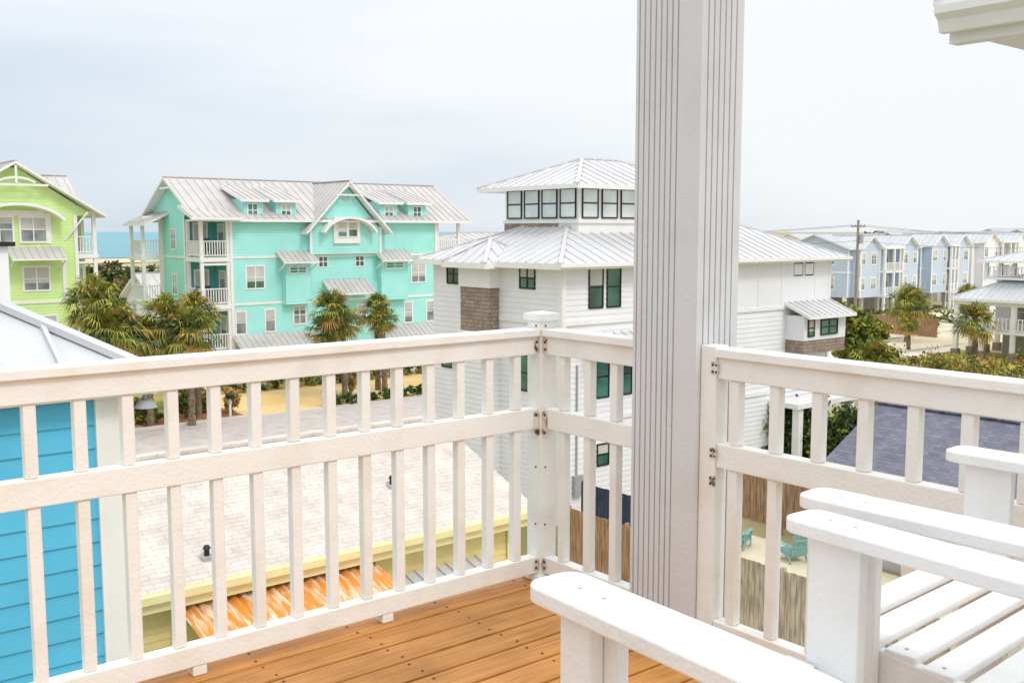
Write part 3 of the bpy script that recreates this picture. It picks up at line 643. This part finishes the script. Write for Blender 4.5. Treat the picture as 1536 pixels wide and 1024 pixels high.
# ------------------------------------------------------------------ fences
def fence(name, loc, length, h, k, axis='y', bw=.14, rot=TH):
    m = MB(); n = int(length/(bw+.012))
    for j in range(n):
        c = -j*(bw+.012); hh = h+random.uniform(-.012, .012); o = random.uniform(-.006, .006)
        if axis == 'y': m.box(-.012+o, .012+o, c-bw, c, .03, hh, k)
        else: m.box(c-bw, c, -.012+o, .012+o, .03, hh, k)
    for z in (.4, h-.35):
        if axis == 'y': m.box(.02, .06, -length, 0, z, z+.09, k)
        else: m.box(-length, 0, .02, .06, z, z+.09, k)
    for j in range(int(length/2.4)+1):
        if axis == 'y': m.box(.02, .12, -j*2.4-.1, -j*2.4, 0, h+.05, k)
        else: m.box(-j*2.4-.1, -j*2.4, .02, .12, 0, h+.05, k)
    return m.obj(name, loc=loc, rot=rot)
fence('wooden_fence', (5.0, 26.0, 0), 8, 1.85, 'fence')
fence('brown_wooden_fence', (8.0, 35.2, 0), 6, 1.9, 'fenceb')
fence('brown_wooden_fence', (1.6, 29.6, 0), 5, 1.9, 'fenceb')
fence('navy_fence', (2.2, 31.8, 0), 4.5, 2.1, 'navy')
fence('brown_wooden_fence', (34, 104, 0), 10, 1.8, 'fenceb', axis='y')
m = MB(); m.railing((0,0), (24,0), 0, h=1.1, sp=.5, w=.14); m.obj('white_picket_fence', loc=(55, 118, 0), rot=TH)
m = MB(); m.box(0,.1,0,.1,0,2.4,'fenceb'); m.beam((0,.05,1.6),(.9,.05,2.3),.08,.08,'fenceb'); m.obj('timber_post', loc=(8.9,33.0,0), rot=TH)
def car(loc, rot):
    root = empty('parked_car', loc, rot); m = MB()
    prof = [(-2.1,.35),(-2.15,.75),(-1.9,.95),(-1.5,1.0),(-1.05,1.5),(.55,1.52),(1.15,1.02),(2.0,.85),(2.15,.6),(2.1,.35)]
    i = len(m.v); n = len(prof); k = m.mi('carw')
    for y, s in ((-.86, 1), (.86, 1)):
        for x, z in prof: m.v.append((x, y*(.84 if z > 1.2 else 1), z))
    for j in range(n): m.f.append((i+j, i+(j+1)%n, i+n+(j+1)%n, i+n+j)); m.m.append(k)
    m.f.append(tuple(range(i+n-1, i-1, -1))); m.m.append(k); m.f.append(tuple(range(i+n, i+2*n))); m.m.append(k)
    for sg in (-1, 1):
        m.poly([(-1.25,sg*.835,1.05),(.95,sg*.835,1.05),(.5,sg*.76,1.43),(-.98,sg*.76,1.43)], 'black')
        for x in (-1.35, 1.35): m.cyl((x, sg*.68, .33), (x, sg*.89, .33), .33, .33, 'black', 16); m.cyl((x, sg*.89, .33), (x, sg*.90, .33), .18, .18, 'meter', 12)
    m.poly([(.62,-.7,1.5),(1.12,-.78,1.07),(1.12,.78,1.07),(.62,.7,1.5)], 'black'); m.poly([(-1.12,-.7,1.46),(-1.5,-.78,1.05),(-1.5,.78,1.05),(-1.12,.7,1.46)], 'black')
    m.obj('body', root)
car((49.8, 113, .02), .9)

# ------------------------------------------------------------------ deck
DK = (0.128, 4.34, 8.5)
def deck():
    root = empty('wooden_deck', DK); m = MB(); w = .134; p = .146
    y = .07
    while y > -6:
        cuts = [-5.5, random.uniform(-4, -1.8), .085]
        for a, b in zip(cuts[:-1], cuts[1:]): m.box(a+.0015, b-.0015, y-w, y, -.03, random.uniform(-.002, 0), 'deck')
        y -= p
    m.obj('boards', root, bevel=.004)
    f = MB(); f.box(-5.5, .07, .03, .065, -.27, -.031, 'deck'); f.box(.035, .07, -6, .03, -.27, -.031, 'deck')
    x = -.12
    while x > -5.4: f.box(x-.02, x+.02, -6, .03, -.24, -.032, 'bark'); x -= .41
    f.box(-5.4, .03, -6, .02, -.30, -.28, 'black')  # black sheet added below the joists, standing in for shade in board gaps
    f.box(-.2, -.05, -.2, -.05, -8.5, -.24, 'trim'); f.box(-4.6, -4.45, -.2, -.05, -8.5, -.24, 'trim'); f.box(-.2, -.05, -4.6, -4.45, -8.5, -.24, 'trim')
    f.obj('framing', root)
    s = MB(); x = -.12
    while x > -3.6:
        y = .07
        while y > -3.2:
            for o in (-.028, -.106):
                cx = x+random.uniform(-.01, .01); cy = y+o+random.uniform(-.005, .005)
                s.cyl((cx,cy,-.002), (cx,cy,.0008), .0055, .0055, 'screw', 7)
            y -= p
        x -= .41
    s.obj('screws', root)
deck()

def railing_deck():
    root = empty('deck_railing', DK)
    m = MB()
    def rails(x0, x1, y0, y1):
        def bx(z0, z1, t):
            if y0 == y1: m.box(x0, x1, y0-t, y0+t, z0, z1, 'rail')
            else: m.box(x0-t, x0+t, y0, y1, z0, z1, 'rail')
        bx(1.062, 1.094, .045); bx(.985, 1.0615, .027); bx(.667, .755, .026); bx(.035, .108, .027)
    rails(-4.4, -.046, 0, 0); rails(0, 0, -.593, -.046); rails(0, 0, -4.2, -.976)
    t = .149
    while t < 4.3:
        m.box(-t-.019, -t+.019, -.019, .019, .7555, .9845, 'rail'); m.box(-t-.019, -t+.019, -.019, .019, .1085, .6665, 'rail'); t += .146
    ts = [.145, .30, .452] + [1.045+.166*j for j in range(19)]
    for t in ts:
        m.box(-.019, .019, -t-.019, -t+.019, .7555, .9845, 'rail'); m.box(-.019, .019, -t-.019, -t+.019, .1085, .6665, 'rail')
    m.box(-.045, .045, -.045, .045, 0, 1.125, 'rail'); m.box(-.035, .035, -.975, -.906, 0, 1.10, 'rail')
    m.box(-3.0, -2.91, -.046, .046, -.2, 1.15, 'rail')
    for x in (-1.55, -.8): m.box(x-.025, x+.025, -.025, .025, 0, .0345, 'rail')
    for y in (-1.6, -2.4): m.box(-.025, .025, y-.025, y+.025, 0, .0345, 'rail')
    m.box(-.058, .058, -.058, .058, 1.125, 1.155, 'rail')
    a = [(-.056,-.056,1.1555),(.056,-.056,1.1555),(.056,.056,1.1555),(-.056,.056,1.1555)]
    for j in range(4): m.poly([a[j], a[(j+1)%4], (0,0,1.166)], 'rail')
    m.box(-.062, .062, -.062, .062, 0.001, .028, 'rail')
    m.box(-.05, .05, -.985, -.9045, 0.001, .03, 'rail')
    m.obj('rails_and_balusters', root, bevel=.004)
    b = MB()
    def scr(p, n, r=.006, k='screw'):
        p = Vector(p); n = Vector(n); b.cyl(p, p+n*.004, r, r*.9, k, 8)
    for z0, z1 in ((.995, 1.05), (.64, .74), (.05, .1)):
        b.box(-.066, -.0475, -.030, -.0275, z0, z1, 'rust'); b.box(-.0305, -.0275, -.066, -.0475, z0, z1, 'rust')
        b.box(-.0475, -.046, -.04, -.012, z0, z1, 'rust'); b.box(-.04, -.012, -.0475, -.046, z0, z1, 'rust')
        for z in (z0+.012, z1-.012):
            scr((-.057,-.030,z), (0,-1,0)); scr((-.0305,-.057,z), (-1,0,0))
            scr((-.026,-.0475,z), (0,-1,0), .005); scr((-.0475,-.026,z), (-1,0,0), .005)
    for z0, z1 in ((1.0, 1.045), (.60, .64), (.70, .74), (.045, .085)):
        b.box(-.0370, -.0352, -.985, -.955, z0, z1, 'rust')
        for z in (z0+.010, z1-.010): scr((-.037,-.963,z), (-1,0,0), .005); scr((-.037,-.979,z), (-1,0,0), .004)
    for z in (1.105, .5, .25): scr((-.02,-.0452,z), (0,-1,0), .004); scr((-.0452,-.015,z), (-1,0,0), .004)
    b.obj('brackets', root)
railing_deck()

def column():
    root = empty('fluted_porch_column', DK)
    x0, x1, y0, y1 = -.06, .165, -.904, -.594
    out = []
    def edge(p, q, grooves, gw=.007, gd=.012):
        p = Vector(p); q = Vector(q); d = (q-p).normalized(); n = Vector((-d.y, d.x))
        out.append(tuple(p))
        for g in grooves:
            c = p+d*g
            out.append(tuple(c-d*gw/2)); out.append(tuple(c-d*gw*.3+n*gd)); out.append(tuple(c+d*gw*.3+n*gd)); out.append(tuple(c+d*gw/2))
    edge((x0,y0), (x1,y0), [.035+.03*j for j in range(6)])
    edge((x1,y0), (x1,y1), [.02+.027*j for j in range(10)])
    edge((x1,y1), (x0,y1), [.02+.027*j for j in range(7)])
    edge((x0,y1), (x0,y0), [.016+.0265*j for j in range(8)])
    m = MB(); m.prism(out, 0.0, 3.3, 'column'); m.obj('shaft', root)
    c = MB(); c.box(.0, .12, -6, .06, 3.0, 3.28, 'trim')
    c.obj('header_beam', root)
column()

# ------------------------------------------------------------------ adirondack chairs
def adirondack(name, loc, rot, k='chair', seat=.67, arm=.95, foot=True, sp=.335):
    """local: x across, y towards the back, z up; front edge of arms at y=0"""
    root = empty(name, loc, rot)
    m = MB(); aw = .108
    def armshape(cx, sgn):
        o = []
        for t in range(0, 7):
            an = math.pi+math.pi/2*t/6; o.append((cx-aw/2+.035+.035*math.cos(an), .035+.035*math.sin(an)))
        for t in range(0, 7):
            an = -math.pi/2+math.pi/2*t/6; o.append((cx+aw/2-.035+.035*math.cos(an), .035+.035*math.sin(an)))
        o += [(cx+aw/2, .45), (cx+aw/2-(.03 if sgn < 0 else .0), .78), (cx-aw/2+(.03 if sgn > 0 else 0), .78), (cx-aw/2, .45)]
        m.prism(o, arm-.028, arm, k)
    armshape(-sp, -1); armshape(sp, 1)
    for sg in (-1, 1):
        x = sg*(sp-.012)
        m.box(x-.014, x+.014, .05, .165, 0, arm-.0285, k)
        m.beam((x+sg*.0295, .105, arm-.03), (x+sg*.0295, .105, arm-.16), .03, .07, k, up=(0,1,0))
        xi = sg*(sp-.042)
        m.beam((xi, .03, seat-.065), (xi, .62, seat-.13), .026, .09, k)
        m.beam((xi, .56, seat-.1), (xi, .74, .02), .027, .10, k, up=(0,1,0))
        m.beam((xi-sg*.001, .60, seat-.12), (xi-sg*.001, .76, arm-.035), .024, .07, k, up=(0,1,0))
        if foot: m.beam((xi, .12, .25), (xi, .66, .25), .024, .06, k)
    n = 7; y = .012
    for j in range(n):
        w = .068; z0 = seat-.0005-(.012*j+.0015*j*j*.4)
        m.beam((-sp+.03, y+w/2, z0-.011), (sp-.03, y+w/2, z0-.011), w, .022, k); y += w+.012
    m.box(-sp+.03, sp-.03, -.004, .02, seat-.10, seat-.013, k)
    m.box(-sp+.05, sp-.05, .6, .625, seat-.16, seat-.07, k)
    nb = 5
    for j in range(nb):
        f = j-(nb-1)/2; xb = f*.098; xt = f*.125; top = arm+.46-.035*abs(f)**1.6
        p = Vector((xb, .66, seat-.12)); q = Vector((xt, .66+.30*(top-seat+.12)/1.0, top))
        m.beam(p, q, .088, .02, k, up=(0,-1,.3))
    m.box(-sp, sp, .765, .79, arm-.06, arm-.0285, k)
    m.beam((-.24,.89,arm+.2), (.24,.89,arm+.2), .02, .06, k)
    if foot:
        m.box(-sp+.03, sp-.03, .10, .13, .22, .28, k); m.box(-sp+.03, sp-.03, -.1, -.0, .245, .27, k)
        for x in (-sp+.1, sp-.1): m.box(x-.013, x+.013, -.1, .1, .2, .245, k)
    m.obj('frame', root, bevel=.004)
    s = MB()
    for sg in (-1, 1):
        x = sg*(sp-.012); xo = x+sg*.014
        for yy, zz in ((.08, seat-.05), (.135, seat-.09), (.08, arm-.06), (.135, .25)):
            s.cyl((xo, yy, zz), (xo+sg*.003, yy, zz), .0065, .006, 'screwl', 8)
        for yy in (.08, .135): s.cyl((sg*sp, yy, arm), (sg*sp, yy, arm+.0008), .0035, .0035, 'screwl', 8)
    for j in range(7):
        for sg in (-1, 1): s.cyl((sg*(sp-.06), .046+j*.08, seat-.012*j-.006), (sg*(sp-.06), .046+j*.08, seat-.012*j-.0006*j*j+.001), .0045, .0045, 'screwl', 8)
    s.obj('screws', root)
    return root
def deckpt(a, b, z=0): return (DK[0]+a*CA-b*SA, DK[1]+a*SA+b*CA, DK[2]+z)
adirondack('adirondack_chair', deckpt(-1.466, -2.095), TH+math.pi-math.radians(2.5), sp=.314)
adirondack('adirondack_chair', deckpt(-.658, -2.005), TH+math.pi+math.radians(2.5), sp=.33)
adirondack('teal_patio_chair', (7.4, 32.1, 0), 2.6, k='tchair', seat=.36, arm=.58, foot=False)
adirondack('teal_patio_chair', (8.5, 30.8, 0), 3.4, k='tchair', seat=.36, arm=.58, foot=False)

# ------------------------------------------------------------------ vegetation
def palm_crown_mesh(seed):
    R = random.Random(seed); m = MB()
    N = 58
    for i in range(N):
        az = i*2.39996+R.uniform(-.25, .25); f = i/N; el = math.radians(85-135*f+R.uniform(-14, 14))
        d = Vector((math.cos(az)*math.cos(el), math.sin(az)*math.cos(el), math.sin(el)))
        side = Vector((-math.sin(az), math.cos(az), 0)); up = side.cross(d)*-1
        if up.z < 0: up = -up
        Lp = R.uniform(.22, .52); base = d*.05; tip = d*Lp-Vector((0,0,.05))
        k = 'f4' if (f > .82 or R.random() < .10) else R.choice(['f1','f2','f2','f3','f3'])
        m.beam(base, tip, .016, .016, 'f3')
        nl = 13
        for j in range(nl):
            t = (j/(nl-1)-.5)*2; an = t*1.35
            dd = (d*math.cos(an)+side*math.sin(an)).normalized(); ln = R.uniform(.34, .5)*(1-.2*abs(t))
            w = .017; pw = dd.cross(up).normalized()*w
            m1 = tip+dd*ln*.55+up*.04*math.cos(an)-Vector((0,0,.03)); e = tip+dd*ln+Vector((0,0,-R.uniform(.08,.26)))
            kk = k if R.random() < .8 else R.choice(['f1','f3'])
            m.poly([tip-pw*.4, tip+pw*.4, m1+pw, m1-pw], kk); m.poly([m1-pw, m1+pw, e], kk)
    return m
crowns = []
for s_ in (1, 2, 3):
    mb = palm_crown_mesh(s_); me = bpy.data.meshes.new('palm_crown'); me.from_pydata(mb.v, [], mb.f)
    for k in mb.ml: me.materials.append(M[k])
    me.polygons.foreach_set('material_index', mb.m); crowns.append(me)
def palm(x, y, zc, R, n=0):
    root = empty('palm_tree', (x, y, 0), random.uniform(0, 6)); t = MB()
    H = zc-.1; segs = 9; lean = random.uniform(-.25, .25)
    for j in range(segs):
        a = j/segs; b = (j+1)/segs; r = .15 if j % 2 else .17
        t.cyl((lean*a*a, 0, H*a), (lean*b*b, 0, H*b), r*(1.15-.2*a), r*1.05*(1.15-.2*b), 'bark', 9)
    for j in range(22):
        an = j*2.4; z = H*(.82+.18*j/22); t.beam((lean+.10*math.cos(an), .10*math.sin(an), z-.05), (lean+.24*math.cos(an), .24*math.sin(an), z+.16), .05, .02, 'bark')
    t.obj('trunk', root)
    o = bpy.data.objects.new('crown', crowns[n % 3]); scene.collection.objects.link(o); o.parent = root
    o.location = (lean, 0, zc); o.scale = (R, R, R*.95); o.rotation_euler = (random.uniform(-.1,.1), random.uniform(-.1,.1), random.uniform(0, 6))
i = 0
for p in ((-20.6,50.5,6.5,2.3),(-19.3,50.0,5.3,2.4),(-21.3,53,5.6,2.3),(-17.9,53,5.5,2.2),(-16.6,52.4,4.9,2.3),(-16.9,54.5,5.8,1.9),(-18.6,52,4.4,2.2),
          (-10.6,60,5.5,2.0),(-10.0,60.6,4.6,1.8),(-10.9,60.4,4.2,1.7),(-8.5,64.3,5.2,1.7),(-8.0,63.7,4.5,1.5),
          (35.8,92.5,3.6,2.9),(34.9,76.5,3.3,2.5),(36.9,95,2.8,2.2),(45,101,3.6,2.2),(19.8,55,3.0,2.2),(33.5,86,2.2,1.5),(40,100,2.8,2.0)):
    palm(*p, n=i); i += 1

def leafmass(name, blobs, n, size, ks, seed=1, stems=False, loc=(0,0,0)):
    R = random.Random(seed); m = MB()
    tot = sum(b[3]*b[4]*b[5] for b in blobs)
    for (x, y, z, rx, ry, rz) in blobs:
        c = max(8, int(n*(rx*ry*rz)/tot))
        ncl = max(5, c//28)
        cl = []
        for _ in range(ncl):
            v = Vector((R.gauss(0,1), R.gauss(0,1), R.gauss(0,1))).normalized()*(R.uniform(.45, 1.0))
            cl.append((Vector((x+v.x*rx, y+v.y*ry, z+v.z*rz)), R.choice(ks), R.uniform(.18, .34)))
        for _ in range(c):
            cc, k, cr = R.choice(cl)
            v = Vector((R.gauss(0,1), R.gauss(0,1), R.gauss(0,1)))*cr*.6
            p = cc+Vector((v.x*rx, v.y*ry, v.z*rz))
            if p.z < .02: p.z = R.uniform(.02, .15)
            a = Vector((R.gauss(0,1), R.gauss(0,1), R.gauss(0,1))).normalized(); b = a.cross(Vector((R.gauss(0,1), R.gauss(0,1), R.gauss(0,1)))).normalized()
            s = size*R.uniform(.6, 1.3); a *= s; b *= s*.55
            m.poly([p-a, p-b*.9, p+a, p+b], k if R.random() < .75 else R.choice(ks))
        if stems:
            for _ in range(5):
                v = Vector((R.uniform(-.6,.6)*rx, R.uniform(-.6,.6)*ry, 0)); m.cyl((x,y,0), (x+v.x, y+v.y, z+rz*.5), .05, .015, 'bark', 5)
    return m.obj(name, loc=loc)
def st(a, b): return (a*CA-b*SA, a*SA+b*CA)
R0 = random.Random(5); bl = []
for j in range(16):
    x, y = st(R0.uniform(13.5, 22), R0.uniform(52.7, 56)); r = R0.uniform(.55, .95); bl.append((x, y, r*.65, r, r, r*.75))
leafmass('garden_bushes', bl, 9000, .11, ['f1','f2','f2','f3'], 3)
bl = []
for j in range(18):
    x, y = st(28.5+j*.65, 51.95+R0.uniform(-.1,.2)); bl.append((x, y, .3, .42, .42, .35))
leafmass('clipped_hedge', bl, 6000, .09, ['f1','f2','f1'], 4)
x, y = st(31.5, 54.5); leafmass('bare_brown_shrub', [(x, y, 1.6, .9, .9, 1.2)], 1500, .10, ['f4','d2','f2'], 8, True)
x, y = st(23.2, 53.2); leafmass('ornamental_grass', [(x, y, .7, .5, .5, .7),(x-1.5,y+.3,.6,.5,.5,.6)], 1200, .12, ['f4','d2'], 9)
bl = []
for j in range(14):
    x, y = st(26+j*1.1, 59.7); bl.append((x, y, .5, .6, .6, .5))
leafmass('foundation_shrubs', bl, 5000, .11, ['f1','f2','f3'], 14)
bl = []
for j in range(16):
    bl.append((10.2+j*.62+R0.uniform(-.3,.3), 42-.25*j+R0.uniform(-.5,.5), 1.3+R0.uniform(-.2,.5), 1.0, 1.0, 1.4))
leafmass('dark_green_hedge', bl, 24000, .12, ['f1','f1','f1','f2'], 5, True)
def tree(name, x, y, h, r, ks, seed, n=7000, size=.16):
    R = random.Random(seed); t = MB(); root = empty(name, (x, y, 0), 0)
    t.cyl((0,0,0), (.1,0,h*.5), .16, .11, 'bark'); bl = []
    for j in range(9):
        an = j*2.4; e = Vector((math.cos(an)*r*R.uniform(.3,.8), math.sin(an)*r*R.uniform(.3,.8), h*R.uniform(.55,.95)))
        t.cyl((.05,0,h*R.uniform(.25,.5)), e, .07, .02, 'bark', 6); bl.append((e.x, e.y, e.z, r*.42, r*.42, r*.34))
    t.obj('trunk', root); o = leafmass('foliage', bl, n, size, ks, seed); o.parent = root
tree('wax_myrtle_tree', 19.3, 59, 5.6, 2.0, ['f2','f3','f3','f2'], 21)
tree('wax_myrtle_tree', 21.0, 61, 4.6, 1.8, ['f2','f3','f3'], 22, 5000)
bl = []
for j in range(40):
    bl.append((R0.uniform(21, 32), R0.uniform(54, 61), R0.uniform(.8, 2.6), R0.uniform(.8, 1.6), R0.uniform(.8, 1.5), R0.uniform(.6, 1.0)))
leafmass('yellow_green_shrubs', bl, 11000, .11, ['f3','d2','f3','f2','f4'], 6, True)
bl = []
for j in range(34):
    bl.append((R0.uniform(40, 75), R0.uniform(106, 116), R0.uniform(.3, .9), R0.uniform(1, 2), 1.2, R0.uniform(.5, 1.1)))
leafmass('street_shrubs', bl, 6000, .22, ['f3','f2','f1'], 7)
bl = [(R0.uniform(26, 39), R0.uniform(66, 77), .4, R0.uniform(.6,1.3), .9, .6) for j in range(24)]
leafmass('garden_bushes', bl, 5000, .14, ['f2','f3','f4','f1'], 17)
sheet('lawn', 36, 62, 5, 25.9, .012, 'lawn')
sheet('lawn', 70, 84, 28, 43, .027, 'lawn')
bl = []
for j in range(70):
    a = R0.uniform(20, 62); b = R0.uniform(128, 190); x, y = st(a, b); bl.append((x, y, R0.uniform(.4, 2.8), R0.uniform(4, 8), 5, R0.uniform(1.4, 2.3)))
for j in range(20):
    x, y = st(R0.uniform(8, 30), R0.uniform(90, 120)); bl.append((x, y, 1.2, 3, 3, 1.4))
leafmass('dune_scrub', bl, 30000, .5, ['d1','d1','d2','f1'], 11)
bl = []
for j in range(90):
    x = R0.uniform(30, 330); y = R0.uniform(260, 420); bl.append((x, y, R0.uniform(2, 5.5), R0.uniform(8, 16), 8, R0.uniform(2, 4)))
leafmass('distant_trees', bl, 20000, 1.4, ['h1','h1','f1'], 12)

# ------------------------------------------------------------------ street furniture
def utility_pole(x, y, h):
    m = MB(); m.cyl((0,0,0), (0,0,h), .17, .11, 'pole', 10); m.box(-.8, .8, -.06, .06, h-.7, h-.58, 'pole')
    for u in (-.7, -.3, .3, .7): m.cyl((u,0,h-.58), (u,0,h-.42), .05, .04, 'meter', 6)
    m.cyl((.25,-.2,h-2.3), (.25,-.2,h-1.4), .2, .2, 'meter', 10)
    m.obj('utility_pole', loc=(x, y, 0), rot=.3)
utility_pole(33.6, 100, 11.1); utility_pole(78, 128, 11.0)
def wire(p, q, sag, r=.014):
    m = MB(); pr = None
    for j in range(13):
        t = j/12; c = Vector(p).lerp(Vector(q), t); c.z -= sag*4*t*(1-t)
        if pr is not None: m.cyl(pr, c, r, r, 'black', 4)
        pr = c
    m.obj('power_line')
for dz, dx in ((0, -.7), (0, .7), (-1.5, 0)):
    wire((33.6+dx, 100, 10.6+dz), (78+dx, 128, 10.5+dz), .9); wire((33.6+dx, 100, 10.6+dz), (-20+dx, 116, 10.0+dz), 1.0)
def mailbox():
    x, y = st(22.6, 52.0); m = MB(); m.box(-.05,.05,-.05,.05,0,1.05,'trim')
    o = [(-.12,1.05),(.12,1.05),(.12,1.2)]+[(.12*math.cos(math.pi*t/8), 1.2+.12*math.sin(math.pi*t/8)) for t in range(1,8)]+[(-.12,1.2)]
    i = len(m.v); n = len(o)
    for yy in (-.28, .28):
        for a, z in o: m.v.append((a, yy, z))
    k = m.mi('black')
    for j in range(n): m.f.append((i+j, i+(j+1)%n, i+n+(j+1)%n, i+n+j)); m.m.append(k)
    m.f.append(tuple(range(i,i+n))); m.m.append(k); m.f.append(tuple(range(i+n,i+2*n))); m.m.append(k)
    m.beam((0,-.2,.85), (0,.2,.85), .06, .06, 'trim'); m.obj('mailbox', loc=(x, y, 0), rot=TH)
mailbox()

# ------------------------------------------------------------------ world, sun, camera
w = bpy.data.worlds.new('World'); scene.world = w; w.use_nodes = True
try:
    w.cycles.sampling_method = 'MANUAL'; w.cycles.sample_map_resolution = 256
except Exception: pass
nt = w.node_tree; N = nt.nodes; L = nt.links; N.clear()
out = N.new('ShaderNodeOutputWorld'); mixs = N.new('ShaderNodeMixShader'); mixs.inputs[0].default_value = .9
sky = N.new('ShaderNodeTexSky'); sky.sky_type = 'NISHITA'; sky.sun_disc = False
sdir = Vector((.55, -.62, .95)).normalized()
sky.sun_elevation = math.asin(sdir.z); sky.sun_rotation = math.atan2(sdir.x, sdir.y)
bg1 = N.new('ShaderNodeBackground'); bg1.inputs[1].default_value = .1; L.new(sky.outputs[0], bg1.inputs[0])
tc = N.new('ShaderNodeTexCoord'); sp = N.new('ShaderNodeSeparateXYZ'); L.new(tc.outputs['Generated'], sp.inputs[0])
mp = N.new('ShaderNodeMapping'); mp.inputs['Scale'].default_value = (1.5, 1.5, 7); L.new(tc.outputs['Generated'], mp.inputs[0])
nz = N.new('ShaderNodeTexNoise'); nz.inputs['Scale'].default_value = 1.6; nz.inputs['Detail'].default_value = 5; nz.inputs['Roughness'].default_value = .45; L.new(mp.outputs[0], nz.inputs['Vector'])
ax = N.new('ShaderNodeMath'); ax.operation = 'MULTIPLY_ADD'; ax.inputs[1].default_value = .75; ax.inputs[2].default_value = .04; L.new(sp.outputs[0], ax.inputs[0])
az = N.new('ShaderNodeMath'); az.operation = 'MULTIPLY_ADD'; az.inputs[1].default_value = 1.8; L.new(sp.outputs[2], az.inputs[0]); L.new(ax.outputs[0], az.inputs[2])
an = N.new('ShaderNodeMath'); an.operation = 'ADD'; L.new(az.outputs[0], an.inputs[0]); L.new(nz.outputs['Fac'], an.inputs[1])
rp = N.new('ShaderNodeValToRGB'); rp.color_ramp.interpolation = 'EASE'
rp.color_ramp.elements[0].position = .2; rp.color_ramp.elements[0].color = (.67, .765, .87, 1)
rp.color_ramp.elements[1].position = .9; rp.color_ramp.elements[1].color = (.96, .98, 1.0, 1)
L.new(an.outputs[0], rp.inputs[0])
zc = N.new('ShaderNodeMath'); zc.operation = 'MAXIMUM'; zc.inputs[1].default_value = 0; L.new(sp.outputs[2], zc.inputs[0])
z2 = N.new('ShaderNodeMath'); z2.operation = 'POWER'; z2.inputs[1].default_value = 2; L.new(zc.outputs[0], z2.inputs[0])
zs = N.new('ShaderNodeMath'); zs.operation = 'MULTIPLY_ADD'; zs.inputs[1].default_value = 1.1; zs.inputs[2].default_value = 1.02; L.new(z2.outputs[0], zs.inputs[0])
bg2 = N.new('ShaderNodeBackground'); L.new(rp.outputs[0], bg2.inputs[0]); L.new(zs.outputs[0], bg2.inputs[1])
L.new(bg1.outputs[0], mixs.inputs[1]); L.new(bg2.outputs[0], mixs.inputs[2]); L.new(mixs.outputs[0], out.inputs[0])

sun = bpy.data.lights.new('sun', 'SUN'); sun.energy = 1.2; sun.angle = math.radians(14); sun.color = (1, .95, .88)
so = bpy.data.objects.new('sun', sun); scene.collection.objects.link(so); so.rotation_euler = (-sdir).to_track_quat('-Z', 'Y').to_euler(); so.location = (0, 0, 30)

cam = bpy.data.cameras.new('camera'); cam.lens = 36; cam.sensor_width = 36; cam.clip_start = .05; cam.clip_end = 20000
co = bpy.data.objects.new('camera', cam); scene.collection.objects.link(co); co.location = (0, 0, 10); co.rotation_euler = (math.radians(90-6.13), 0, 0)
scene.camera = co
scene.view_settings.view_transform = 'Standard'; scene.view_settings.look = 'None'; scene.view_settings.exposure = 0
